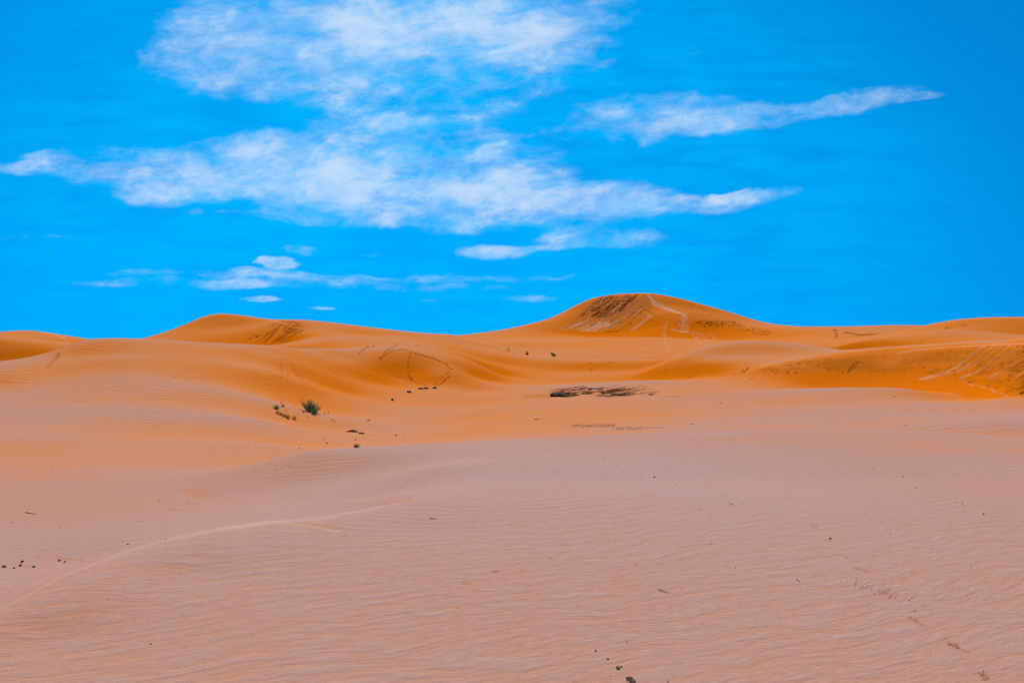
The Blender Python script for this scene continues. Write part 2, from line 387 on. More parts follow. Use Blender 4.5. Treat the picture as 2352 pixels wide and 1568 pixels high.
# ------------------------------------------------------------------ marks in the sand (footprints, slides, tracks, damp and dark sand)
DARK, DEEP, PALE, BLACK, GREY, RUST = (.40, .105, .008), (.26, .050, .003), (.74, .41, .25), (.070, .026, .006), (.44, .29, .17), (.52, .19, .045)
STAIN = np.zeros(Z.shape + (4,), np.float32)
DZ = np.zeros(Z.shape, np.float32)
rnd = random.Random(11)
ORDER = np.argsort(PX[:, 0])
def block(x0, x1):
    """columns of the sheet between two bearings"""
    c = np.nonzero((PX[:, 0] >= x0) & (PX[:, 0] <= x1))[0]
    return (c[0], c[-1] + 1) if len(c) else (0, 0)
def paint(c0, c1, mask, a, col, dep):
    st = STAIN[c0:c1]; a = np.clip(a, 0, 1) * mask
    ca = st[..., 3]
    na = ca + a - ca * a
    for k in range(3):
        st[..., k] = np.where(na > 1e-5, (col[k] * a + st[..., k] * ca * (1 - a)) / np.maximum(na, 1e-5), st[..., k])
    st[..., 3] = na
    DZ[c0:c1] -= (a * dep * Y[c0:c1] / FP).astype(np.float32)
def stroke(pts, w, col=DARK, a=.8, dep=1.0, yw=(0, 9e9), rough=.35, ws=1.0, taper=0.0):
    """a furrow along pts; w half width, dep depth, both as seen (2352 wide picture); ws squeezes it vertically"""
    if len(pts) < 2: return
    xs = [p[0] for p in pts]; ys = [p[1] for p in pts]
    c0, c1 = block(min(xs) - w * 2 - 1, max(xs) + w * 2 + 1)
    if c1 <= c0: return
    px, py = PX[c0:c1], PY[c0:c1]
    box = (py > min(ys) - w * 2) & (py < max(ys) + w * 2) & (Y[c0:c1] > yw[0]) & (Y[c0:c1] < yw[1])
    r_, c_ = np.nonzero(box)
    if not len(r_): return
    x, y = px[r_, c_], py[r_, c_]
    d = np.full(x.shape, 1e9); tt = np.zeros(x.shape); ns = len(pts) - 1
    for i_, ((ax, ay), (bx, by)) in enumerate(zip(pts, pts[1:])):
        vx, vy = bx - ax, (by - ay) / ws
        t = np.clip(((x - ax) * vx + (y - ay) / ws * vy) / max(vx * vx + vy * vy, 1e-9), 0, 1)
        dn = np.hypot(x - ax - vx * t, (y - ay) / ws - vy * t)
        tt = np.where(dn < d, (i_ + t) / ns, tt); d = np.minimum(d, dn)
    if taper: w = w * (1 - taper + taper * np.sin(np.pi * np.clip(tt * .9 + .05, 0, 1)) ** .8)
    w0 = float(np.max(w))
    if rough: d = d + rough * w * fbm(x * .9 / max(w0, 1) + ax, y * 1.3 / max(w0, 1), 2)
    al = np.zeros(px.shape); al[r_, c_] = a * smooth(d, w * 1.35, w * .15)
    paint(c0, c1, box, al, col, dep)
def zone(x0, x1, y0, y1, fn, col, dep=0.0, yw=(0, 9e9)):
    """a stained area: fn(px, py) gives its strength"""
    c0, c1 = block(x0, x1)
    px, py = PX[c0:c1], PY[c0:c1]
    box = (py > y0) & (py < y1) & (Y[c0:c1] > yw[0]) & (Y[c0:c1] < yw[1])
    al = np.zeros(px.shape); r_, c_ = np.nonzero(box)
    al[r_, c_] = fn(px[r_, c_], py[r_, c_])
    paint(c0, c1, box, al, col, dep)
def inpoly(x, y, P):
    ins = np.zeros(x.shape, bool)
    for (ax, ay), (bx, by) in zip(P, P[1:] + P[:1]):
        c = ((ay > y) != (by > y)) & (x < (bx - ax) * (y - ay) / ((by - ay) or 1e-9) + ax)
        ins ^= c
    return ins
def polyfade(x, y, P, f):
    """1 inside the polygon, fading over f towards its edge"""
    d = np.full(x.shape, 1e9)
    for (ax, ay), (bx, by) in zip(P, P[1:] + P[:1]):
        vx, vy = bx - ax, by - ay
        t = np.clip(((x - ax) * vx + (y - ay) * vy) / (vx * vx + vy * vy + 1e-9), 0, 1)
        d = np.minimum(d, np.hypot(x - ax - vx * t, y - ay - vy * t))
    return np.where(inpoly(x, y, P), smooth(d, 0, f), 0)
def streaks(x, y, ang, lx, ly, seed=0.0, o=3):
    c, s = math.cos(R(ang)), math.sin(R(ang))
    return fbm((x * c - y * s) / lx + seed, (x * s + y * c) / ly + seed * 1.7, o)
def steps(pts, n, w=1.7, col=DEEP, a=.8, dep=1.0, yw=(0, 9e9), jit=1.6, tilt=0.6, ln=2.2):
    """a line of footprints"""
    seg = [math.hypot(b[0] - a_[0], b[1] - a_[1]) for a_, b in zip(pts, pts[1:])]; L = sum(seg)
    for i in range(n):
        t = (i + .5) / n * L; k = 0
        while k < len(seg) - 1 and t > seg[k]: t -= seg[k]; k += 1
        f = t / max(seg[k], 1e-6); x = pts[k][0] + (pts[k + 1][0] - pts[k][0]) * f + rnd.uniform(-jit, jit) + (jit if i % 2 else -jit) * .6
        y = pts[k][1] + (pts[k + 1][1] - pts[k][1]) * f + rnd.uniform(-jit, jit) * .5
        stroke([(x - ln, y + ln * tilt * .5), (x + ln, y - ln * tilt * .5)], w * rnd.uniform(.7, 1.2), col, a * rnd.uniform(.6, 1), dep, yw, .2, .8)

# big dune: crumbled slide below its crest
BD = (225, 330)
slide = [(1378, 677), (1395, 673), (1480, 672), (1462, 690), (1425, 722), (1390, 735), (1352, 731), (1325, 727)]
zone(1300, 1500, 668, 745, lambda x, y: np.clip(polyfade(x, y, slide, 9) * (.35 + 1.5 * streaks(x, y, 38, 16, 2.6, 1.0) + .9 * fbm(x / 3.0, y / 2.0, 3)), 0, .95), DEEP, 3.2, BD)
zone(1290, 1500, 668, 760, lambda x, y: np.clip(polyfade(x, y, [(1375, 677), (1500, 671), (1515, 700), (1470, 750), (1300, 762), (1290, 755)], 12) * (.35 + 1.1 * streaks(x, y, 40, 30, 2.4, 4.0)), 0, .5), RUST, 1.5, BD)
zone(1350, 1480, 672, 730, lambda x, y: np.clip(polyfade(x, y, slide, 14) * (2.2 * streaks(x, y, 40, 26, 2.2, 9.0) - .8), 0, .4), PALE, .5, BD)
for k in range(46):      # loose clods of the slide
    x = rnd.uniform(1330, 1500); y = rnd.uniform(676, 745)
    stroke([(x, y), (x - rnd.uniform(2, 6), y + rnd.uniform(1, 4))], rnd.uniform(.8, 1.4), DEEP, rnd.uniform(.3, .7), 1.2, BD)
for (a_, b_) in (((1478, 673), (1395, 735)), ((1455, 673), (1375, 738)), ((1400, 678), (1368, 700)), ((1492, 682), (1415, 740)), ((1478, 705), (1415, 756))):
    stroke([a_, ((a_[0] + b_[0]) / 2 + 2, (a_[1] + b_[1]) / 2 + 2), b_], 1.1, PALE, .36, .9, BD, .7)
    stroke([(a_[0] + 4, a_[1] + 3), (b_[0] + 4, b_[1] + 3)], 1.0, DEEP, .4, .9, BD, .5)
for p in ([(1361, 731), (1330, 742), (1300, 748), (1280, 757)], [(1380, 735), (1340, 750), (1313, 757)], [(1400, 736), (1362, 752), (1340, 757)], [(1425, 735), (1395, 748), (1362, 758), (1330, 760)], [(1478, 700), (1440, 728), (1405, 752), (1372, 760), (1330, 758)], [(1350, 735), (1310, 751), (1290, 757)], [(1440, 722), (1404, 742), (1380, 748)]):
    stroke(p, 1.2, PALE, .42, .8, BD, .7, 1.0, .6)
zone(1290, 1420, 735, 764, lambda x, y: np.clip(polyfade(x, y, [(1282, 758), (1330, 738), (1420, 732), (1400, 752), (1360, 762)], 7) * (.25 + 1.5 * streaks(x, y, 28, 14, 2.2, 3.0)), 0, .8), PALE, .6, BD)
stroke([(1498, 724), (1455, 757)], 1.1, PALE, .8, 1, BD, .1); stroke([(1493, 722), (1450, 756)], 1.1, PALE, .8, 1, BD, .1)
for p in ([(1452, 718), (1462, 716), (1478, 722)], [(1473, 704), (1485, 712), (1500, 719)], [(1430, 735), (1412, 744), (1400, 752)], [(1440, 728), (1458, 718)], [(1420, 760), (1395, 762)]):
    stroke(p, 1.3, DEEP, .6, 1.5, BD, .6)
# pale path from the top along the shoulder and down
stroke([(1487, 672), (1496, 684), (1500, 690), (1512, 696), (1530, 706), (1555, 716), (1572, 721)], 2.2, PALE, .6, 1.0, BD, .5)
stroke([(1500, 688), (1505, 700), (1530, 709), (1560, 718)], 2.6, PALE, .6, .8, BD, .4)
stroke([(1490, 678), (1498, 697)], 2.0, PALE, .6, .8, BD, .4)
for p in ([(1573, 722), (1571, 735), (1569, 757)], [(1567, 722), (1561, 738), (1557, 750)], [(1577, 722), (1580, 740), (1580, 759)], [(1574, 722), (1575, 745), (1577, 757)], [(1569, 724), (1566, 740), (1563, 757)]):
    stroke(p, 1.8 if p[0][0] in (1573,) else 1.1, PALE, .5, 1.0, BD, .5)
steps([(1530, 738), (1526, 760), (1528, 790), (1534, 808)], 34, 1.0, PALE, .42, .6, (110, 290), 2.4)
steps([(1565, 760), (1590, 765), (1602, 780), (1604, 792)], 26, 1.0, PALE, .45, .6, (100, 270), 4.4)
steps([(1600, 762), (1615, 775), (1630, 786)], 26, 1.0, PALE, .4, .6, (100, 270), 6.0)
steps([(1632, 764), (1640, 778)], 10, 1.1, PALE, .5, .6, (100, 270), 4.0)
steps([(1545, 757), (1560, 760), (1580, 761)], 10, 1.3, PALE, .8, .6, (200, 270), 2)
steps([(1500, 700), (1560, 718), (1572, 722)], 20, 1.4, PALE, .6, .6, BD, 2.5)
# dark scuffs below the shoulder
for (n, x0, x1, y0, y1, s) in ((90, 1590, 1700, 736, 752, 1.4), (40, 1600, 1690, 738, 748, 2.0), (70, 1695, 1770, 743, 772, 1.3), (34, 1500, 1600, 735, 748, .9), (50, 1560, 1720, 690, 735, .7), (30, 1320, 1400, 690, 735, .9)):
    for k in range(n):
        x = rnd.uniform(x0, x1); y = y0 + (y1 - y0) * (.5 * rnd.random() + .5 * (x - x0) / (x1 - x0)) if x0 >= 1695 else rnd.uniform(y0, y1)
        stroke([(x, y), (x + rnd.uniform(-3, 3), y + rnd.uniform(-1, 2))], s * rnd.uniform(.6, 1.1), DEEP, rnd.uniform(.35, .85), 1.2, (180, 330))
steps([(1918, 756), (1921, 766), (1922, 779)], 8, 1.5, DEEP, .8, 1, (170, 245), 1.0); stroke([(1914, 757), (1919, 757)], 1.6, BLACK, .7, 1.5, (170, 245))
stroke([(1938, 763), (1955, 764), (1975, 769), (1995, 767), (2020, 769), (2050, 770)], 1.7, DEEP, .85, 2.2, (165, 245), .5)
for k in range(30):
    x = rnd.uniform(2110, 2230); y = 772 - (x - 2110) * .28 + rnd.uniform(-4, 6)
    stroke([(x, y), (x + 3, y - 1.5)], rnd.uniform(.7, 1.2), DEEP, rnd.uniform(.3, .7), .8, (120, 165))
steps([(1800, 787), (1840, 790), (1870, 797), (1930, 808)], 30, 1.2, PALE, .5, .5, (70, 100), 4)
# left-hand dune: crossing slides
L2 = (84, 125)
scar = [(628, 738), (660, 734), (695, 738), (708, 757), (692, 780), (640, 792), (578, 792), (600, 770)]
zone(560, 715, 732, 795, lambda x, y: np.clip(polyfade(x, y, scar, 7) * (2.2 * streaks(x, y, 33, 24, 3.0, 2.0) - .30), 0, .55), DEEP, 1.6, L2)
for p in ([(640, 741), (656, 753), (672, 756), (690, 765)], [(652, 738), (640, 748), (628, 758)], [(668, 740), (660, 752), (700, 760)], [(625, 760), (610, 772), (585, 786)], [(640, 756), (622, 772), (600, 788)], [(664, 757), (640, 775), (622, 788)], [(682, 762), (660, 780), (640, 790)], [(675, 742), (690, 750), (700, 748)], [(645, 738), (668, 739), (688, 741)], [(630, 766), (618, 776), (606, 788)], [(650, 770), (632, 784)], [(660, 745), (650, 758), (668, 764), (684, 758)]):
    stroke(p, 1.25, DEEP, .7, 1.6, L2, 1.1, 1.0, .6)
for k in range(24):
    x = rnd.uniform(560, 600); y = 786 - (x - 560) * .5 + rnd.uniform(-4, 4)
    stroke([(x, y), (x - 2.5, y + 1.5)], rnd.uniform(.8, 1.3), DEEP, rnd.uniform(.4, .8), 1.0, L2)
stroke([(612, 734), (640, 739), (650, 741)], 1.6, PALE, .5, .4, L2)
stroke([(100, 762), (130, 768), (145, 776), (158, 784)], 1.5, PALE, .55, .6, (80, 125))
for k in range(12): stroke([(413 + k * 3.2, 750 - k * 1.4), (415 + k * 3.2, 749.5 - k * 1.4)], .8, DEEP, .4, .8, (95, 125))
# oval slip face: cracks round it, footprints up it
OV = (56, 80)
stroke([(952 - 76, 821), (892, 811), (905, 804), (930, 802), (953, 811), (972, 816), (995, 822), (1012, 830), (1027, 836)], 1.4, DEEP, .62, 2.0, OV, .7)
stroke([(953, 812), (985, 819), (1012, 830)], 1.2, DEEP, .45, 2.5, OV, .8)
stroke([(1025, 838), (1034, 847), (1040, 847)], 1.2, DEEP, .7, 1.5, OV, .6)
stroke([(1030, 850), (1034, 862), (1026, 870), (1012, 881)], 1.1, DARK, .7, 1.2, OV, .9)
stroke([(895, 858), (911, 864.5), (928, 868), (946, 875), (966, 881), (981, 886.5)], 1.0, DEEP, .5, 1.4, OV, .9)
steps([(944, 808), (939, 822), (937, 838), (940, 851), (940, 866)], 7, 1.7, DEEP, .75, 2.0, OV, 1.2, 1.4)
steps([(939, 866), (948, 872)], 5, 2.2, DEEP, .9, 1.5, OV, 1.6)
for (x, y) in ((1014, 881), (1003, 879), (1020, 876), (1008, 884), (1016, 866), (1026, 858), (1030, 866), (999, 884), (1022, 870)): stroke([(x - 2, y + .8), (x + 2, y - .8)], 1.2, DEEP, .8, 1.2, OV)
steps([(915, 788), (902, 798), (886, 806), (878, 820), (872, 828)], 12, 1.6, DEEP, .85, 1.4, (55, 100), 1.8, .5)
steps([(862, 793), (842, 798), (828, 806), (822, 815)], 8, 1.7, DEEP, .8, 1.4, (55, 100), 2.0, .5)
steps([(935, 792), (975, 792), (1010, 795), (1035, 800)], 8, 1.1, DEEP, .5, .8, (60, 100), 4)
for k in range(70):
    x = rnd.gauss(668, 34); y = rnd.gauss(856, 16)
    if 600 < x < 800: stroke([(x - 1.6, y), (x + 1.6, y - .8)], rnd.uniform(.7, 1.3), DARK, rnd.uniform(.3, .75), .9, (38, 75))
steps([(648, 820), (645, 842), (648, 868)], 16, 1.1, DARK, .55, .9, (38, 75), 1.6); steps([(655, 818), (680, 850), (700, 870)], 16, 1.1, DARK, .5, .9, (38, 75), 4); steps([(760, 846), (740, 870), (735, 890)], 12, 1.0, DARK, .5, .8, (38, 75), 2.5)
steps([(380, 863), (440, 866), (520, 868), (620, 868), (700, 872)], 22, 1.6, DARK, .6, 1.0, (28, 60), 2.2, .0, 3.2)
for k in range(150):
    x = rnd.uniform(250, 640); y = 948 + (x - 250) * .22 + rnd.gauss(0, 26)
    if y < 1085: stroke([(x - 2.2, y), (x + 2.2, y + rnd.uniform(-.6, 1.0))], rnd.uniform(.7, 1.2), DARK, rnd.uniform(.15, .55), .8, (12, 45), .6, .8, .7)
zone(95, 145, 800, 850, lambda x, y: np.clip(polyfade(x, y, [(100, 845), (130, 806), (142, 806), (138, 822), (112, 848)], 8) * (.5 + 1.6 * fbm(x / 4, y / 2.6, 3)), 0, .6), DARK, 1.5, (34, 52))
# right ridge slip face: scuffs, sled tracks
RS = (30, 70)
for k in range(230):
    x = 1680 + 690 * rnd.random() ** .75
    top = 843 - (x - 1680) * .088 if x < 2100 else 806 - (x - 2100) * .06
    y = rnd.uniform(top, 858 if x < 2150 else 858 + (x - 2150) * .25)
    s = rnd.uniform(.9, 1.5) * (1 + max(0, x - 2150) / 260)
    if rnd.random() < .12: s *= 1.6
    ln = rnd.uniform(1, 4) * (1 + max(0, x - 2100) / 200)
    stroke([(x, y), (x - ln, y + ln * .55)], s, DEEP, rnd.uniform(.35, .85), 1.8, RS, .5)
zone(1940, 1990, 815, 858, lambda x, y: np.clip(polyfade(x, y, [(1962, 832), (1978, 826), (1968, 845), (1955, 855), (1943, 857), (1952, 842)], 4) * (.8 + 1.4 * fbm(x / 3, y / 3, 3)), 0, .9), DEEP, 3.0, RS)
zone(1690, 1740, 838, 858, lambda x, y: np.clip(polyfade(x, y, [(1715, 842), (1730, 842), (1712, 856), (1695, 856)], 4) * (.5 + 1.5 * fbm(x / 3, y / 2, 3)), 0, .8), DEEP, 2.0, RS)
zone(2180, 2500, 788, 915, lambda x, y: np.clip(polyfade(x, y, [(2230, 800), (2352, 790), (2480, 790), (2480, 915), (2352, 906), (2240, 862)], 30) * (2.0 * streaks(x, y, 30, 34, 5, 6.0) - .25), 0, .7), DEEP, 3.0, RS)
for (p, w) in (([(2262, 794), (2248, 802), (2225, 820), (2200, 842), (2178, 852), (2150, 861), (2110, 871)], 3.2), ([(2285, 793), (2265, 806), (2240, 826), (2216, 844), (2200, 852), (2170, 859), (2125, 870)], 1.9), ([(2256, 796), (2232, 812), (2208, 832), (2190, 845)], 1.3), ([(2318, 792), (2305, 806), (2280, 826), (2262, 842), (2238, 856), (2210, 866), (2200, 868)], 2.4), ([(2300, 794), (2282, 806), (2250, 830), (2222, 848)], 1.5), ([(2328, 800), (2306, 818), (2276, 838)], 1.3), ([(2310, 848), (2290, 857), (2272, 866)], 1.9), ([(2338, 826), (2318, 842)], 1.4), ([(2268, 868), (2276, 872), (2285, 865)], 1.4)):
    stroke(p, w * .9, PALE, .55, 1.2, (26, 66), .9, 1.0, .5)
    stroke([(x + w * 2.2, y + 1) for x, y in p[:-1]], .9, DEEP, .4, 1, (26, 66), .7)
stroke([(2060, 817 - 5), (2100, 803.5), (2180, 797), (2260, 792.5), (2352, 789)], 1.4, PALE, .5, 0, (38, 66), .6)
steps([(2180, 868), (2200, 876), (2236, 884), (2262, 890), (2290, 900), (2330, 915)], 12, 1.4, PALE, .6, .6, (24, 45), 2, -.8, 4)
zone(1700, 2560, 790, 915, lambda x, y: polyfade(x, y, [(1690, 847), (1860, 823), (1950, 812), (2100, 802), (2260, 792), (2560, 787), (2560, 915), (2352, 911), (2250, 884), (2180, 871), (2100, 862), (1850, 858), (1700, 857)], 14) * .75 * smooth(fbm(x / 60, y / 20, 3), -.9, .4), (.47, .130, .006), .0, (30, 66))  # whole bank face tinted browner, edge darkening put into the sand colour
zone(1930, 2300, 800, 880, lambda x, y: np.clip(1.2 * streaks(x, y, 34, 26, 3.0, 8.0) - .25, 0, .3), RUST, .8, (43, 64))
# floor of the bowl
BF = (25, 66)
ell = lambda x, y, cx, cy, a, b: np.clip(1 - ((x - cx) / a) ** 2 - ((y - cy) / b) ** 2, 0, 1)
zone(1240, 1560, 878, 918, lambda x, y: np.clip((ell(x, y, 1385, 898, 135, 15) * 1.5) * (.18 + 2.6 * streaks(x, y, 8, 20, 1.7, 5.0)), 0, .8), BLACK, 1.0, (40, 66))
zone(1255, 1345, 890, 916, lambda x, y: np.clip((ell(x, y, 1296, 904, 38, 8) * 2.0) * (.7 + 1.6 * streaks(x, y, 8, 12, 1.8, 2.0)), 0, .9), BLACK, 1.0, (40, 66))
for (cx, cy, a_) in ((1352, 901, 20), (1398, 898, 30), (1440, 904, 26), (1420, 894, 30)):
    zone(cx - 45, cx + 45, cy - 12, cy + 12, lambda x, y: np.clip(ell(x, y, cx, cy - (x - cx) * .08, a_, 4.4) * (1.2 + 1.6 * fbm(x / 5, y / 1.6, 2)), 0, .85), BLACK, 1.5, (40, 66))
zone(1180, 1280, 898, 920, lambda x, y: np.clip(ell(x, y, 1238, 909 - (x - 1238) * .05, 48, 5.5) * (1.0 + fbm(x / 6, y / 2, 2)), 0, .8), RUST, .6, (40, 66))
for (cx, cy, a_, b_, k_) in ((951, 940.5, 12, 3.4, .5), (974, 937.5, 8, 2.2, .5), (1222, 954, 17, 3.6, .42), (1215, 961, 12, 1.8, .4)):
    zone(cx - 30, cx + 30, cy - 9, cy + 9, lambda x, y: k_ * smooth(ell(x, y, cx, cy, a_ * 1.4, b_ * 1.6), 0, .8), GREY, 0, BF)
for (x, y, l, c_) in ((1337, 888, 14, DARK), (1470, 886, 6, DEEP), (1480, 888, 5, DEEP), (1500, 905, 8, DEEP), (1240, 962, 7, DEEP), (1262, 1095, 0, DARK), (1357, 834, 5, DEEP), (1399, 832, 8, DARK), (1359, 849, 4, DEEP), (1728, 869, 7, DEEP), (1584, 867, 9, DARK), (1655, 925, 4, DEEP), (1551, 911, 12, DARK), (1530, 911, 6, DARK), (1591, 973, 6, DEEP), (2055, 911, 6, DARK), (1530, 850, 4, DEEP), (2082, 976, 3, DEEP), (847, 965, 5, DEEP), (905, 915, 3, DARK), (857, 1000, 4, DARK), (1052, 1015, 3, DARK)):
    if l: stroke([(x - l, y + .5), (x, y - .4), (x + l, y - .3)], 1.25, c_, .65, 1.0, (24, 110), .9, 1.0, .9)
# near sheet: wind scours, half-blown footprints
NS = (1.5, 14)
def scour(x, y, l, w, a=.7, col=DARK, dy=0.0, dep=3.0):
    """a shallow wind-blown print: steep dark head, thin tail"""
    stroke([(x - l, y - dy), (x - l * .2, y - dy * .1), (x + l * .5, y + dy * .8), (x + l, y + dy)], w * 1.1, col, a * .62, dep * .5, NS, 1.0, 1.0, .95)
    stroke([(x - l * .7, y - dy * .8), (x + l * .05, y - dy * .2)], w * .55, DEEP if col is DEEP else col, a * .55, dep * .5, NS, .9, .8, .8)
for q in ((2190, 1480, 14, 6, .85, DEEP, 5, 7), (2212, 1491, 16, 3, .6, DARK, 6, 5), (2282 - 20, 1552, 14, 6, .8, DEEP, 6, 7), (2240, 1519, 16, 3, .35, DARK, 6, 4), (2098, 1420, 14, 3.2, .75, DARK, 5, 5), (2112, 1430, 16, 3.2, .6, DARK, 5, 4), (2102, 1403, 4, 3, .8, DEEP, 1, 3), (1969, 1304, 8, 2.6, .8, DARK, 2.5, 4), (1990, 1312, 10, 2, .4, DARK, 3, 3), (2003, 1328, 8, 2, .5, DARK, 1, 3), (1872, 1208, 10, 2.4, .5, DARK, 1, 3), (1868, 1203, 8, 1.6, .35, DARK, 2, 3), (1904, 1240, 9, 2.8, .5, DARK, 1, 3), (1925, 1273, 8, 2, .45, DARK, 2, 3), (1945, 1279, 9, 2.2, .45, DARK, 2, 3), (1566, 1284, 9, 5, .55, RUST, 0, 4), (1590, 1284, 10, 4, .35, RUST, 1, 3), (1524, 1297, 12, 2.4, .45, RUST, 0, 3), (1461, 1297, 7, 2.2, .6, DARK, 2, 3), (1476, 1304, 14, 2.2, .4, RUST, 2, 3), (1138, 1312, 9, 3.0, .75, DARK, 0, 4), (1070, 1340, 11, 2.8, .6, RUST, 0, 4), (1056, 1397, 12, 2.8, .6, RUST, 1.5, 4), (1300, 1251, 11, 2.4, .55, RUST, .5, 3), (1235, 1270, 9, 2.0, .45, RUST, -1, 3), (1330, 1388, 8, 2, .6, DARK, 1, 3), (1520, 1358, 10, 1.6, .6, DARK, 3, 3), (1385, 1235, 22, 1.0, .35, DARK, 1, 2), (995, 1191, 9, 1.5, .75, DEEP, .5, 2), (1085, 1197, 5, 1.4, .5, DARK, 0, 2), (790, 1231, 9, 1.8, .35, RUST, 0, 2), (1613, 1433, 5, 2.4, .6, DARK, 1, 3), (1200, 1460, 26, 4, .30, RUST, -3, 4), (1755, 1485, 14, 3, .3, RUST, 2, 3), (1505, 1400, 16, 3, .3, RUST, 0, 3), (1700, 1220, 9, 1.6, .4, RUST, 2, 2)):
    scour(*q)
for k in range(120):     # small dimples between the ripples
    x = rnd.uniform(900, 2300); y = rnd.uniform(1260, 1560); s = (y - 1100) / 400
    scour(x, y, rnd.uniform(5, 14) * s, rnd.uniform(1.5, 3.0) * s, rnd.uniform(.10, .32), RUST, rnd.uniform(-1, 1.5), 3)
zone(400, 520, 1110, 1160, lambda x, y: .55 * smooth(ell(x, y, 456, 1133 + (x - 456) * .12, 52, 17), 0, .9) * (.8 + .7 * fbm(x / 14, y / 5, 3)), (.60, .24, .09), 2.0, (8, 16))
zone(600, 840, 1188, 1225, lambda x, y: .4 * smooth(ell(x, y, 745, 1208 + (x - 745) * .10, 72, 4.2), 0, .8), (.50, .23, .07), 1.5, (6.5, 9.6))
stroke([(500, 1214), (620, 1198), (660, 1201), (720, 1210), (780, 1221)], 3.0, PALE, .35, -2.0, (6.5, 9.6), .5)
stroke([(880, 1158), (925, 1150), (945, 1142)], 2.2, (.50, .23, .07), .6, 1.0, (7, 11), .4)
stroke([(-20, 1412), (0, 1400), (150, 1320), (280, 1270), (380, 1240), (480, 1220), (620, 1200), (730, 1192), (860, 1167), (925, 1153)], 4.2, (.60, .42, .40), .30, -.4, (4.4, 9.6), .7, 1.0, .9)
for q in ((402, 1170, 12, 1.8, .6), (440, 1157, 16, 1.0, .4), (318, 1196, 13, 1.2, .5), (115, 1280, 30, 2.0, .35), (160, 1284, 28, 2.2, .4), (205, 1288, 22, 1.6, .35), (660, 1068, 9, 1.4, .5), (70, 1300, 60, 1.6, .3), (590, 1083, 10, 1.0, .3)):
    stroke([(q[0] - q[2], q[1]), (q[0] + q[2], q[1] + 1)], q[3], RUST, q[4], 1.5, (4, 24), .4)
for k in range(150):
    y = 1000 + 180 * rnd.random(); x = rnd.uniform(620, 2340)
    stroke([(x - 2, y), (x + 2, y)], rnd.uniform(.6, 1.1), DARK, rnd.uniform(.2, .6), .8, (8, 30))

Z += DZ

# sand colour: pale near, orange on steep and far dunes; slope shading painted in
def blur_grid(G, n):
    k = np.hanning(2 * n + 1); k /= k.sum()
    for ax in (0, 1):
        G = np.apply_along_axis(lambda c: np.convolve(np.pad(c, n, mode='edge'), k, 'valid'), ax, G)
    return G
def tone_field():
    """0 = coarse pale pink grains, 1 = fine orange sand; slope and hollow shading is painted in"""
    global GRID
    lee = .55 * SLOPE + .75 * np.clip(dZr, 0, 1)          # fine orange sand of the lee faces, deepened with painted slope shading
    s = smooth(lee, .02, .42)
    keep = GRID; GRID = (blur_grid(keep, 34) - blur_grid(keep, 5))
    hollow = bspl(np.clip(T2, TH0 + .01, TH1 - .01), np.clip(LR, LV0 + .01, LV1 - .01)); GRID = keep   # > 0 in hollows, < 0 on crests: shading painted for volume
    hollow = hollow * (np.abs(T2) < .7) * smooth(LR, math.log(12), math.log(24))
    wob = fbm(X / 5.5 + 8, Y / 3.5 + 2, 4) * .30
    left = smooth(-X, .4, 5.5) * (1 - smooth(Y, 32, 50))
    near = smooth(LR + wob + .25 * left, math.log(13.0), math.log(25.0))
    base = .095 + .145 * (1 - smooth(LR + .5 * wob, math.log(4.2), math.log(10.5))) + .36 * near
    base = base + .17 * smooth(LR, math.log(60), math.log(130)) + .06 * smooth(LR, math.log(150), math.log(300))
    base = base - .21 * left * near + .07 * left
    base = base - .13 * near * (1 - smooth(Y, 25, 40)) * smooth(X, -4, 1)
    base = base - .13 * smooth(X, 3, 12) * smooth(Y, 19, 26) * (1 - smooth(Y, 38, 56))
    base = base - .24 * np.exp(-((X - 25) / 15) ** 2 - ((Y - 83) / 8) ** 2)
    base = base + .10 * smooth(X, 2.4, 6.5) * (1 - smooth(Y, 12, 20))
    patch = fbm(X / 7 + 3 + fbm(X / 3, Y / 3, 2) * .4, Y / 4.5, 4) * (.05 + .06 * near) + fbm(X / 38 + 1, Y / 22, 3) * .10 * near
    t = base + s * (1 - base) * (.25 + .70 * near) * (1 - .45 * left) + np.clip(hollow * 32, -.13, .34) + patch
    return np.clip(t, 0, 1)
TONE = tone_field()

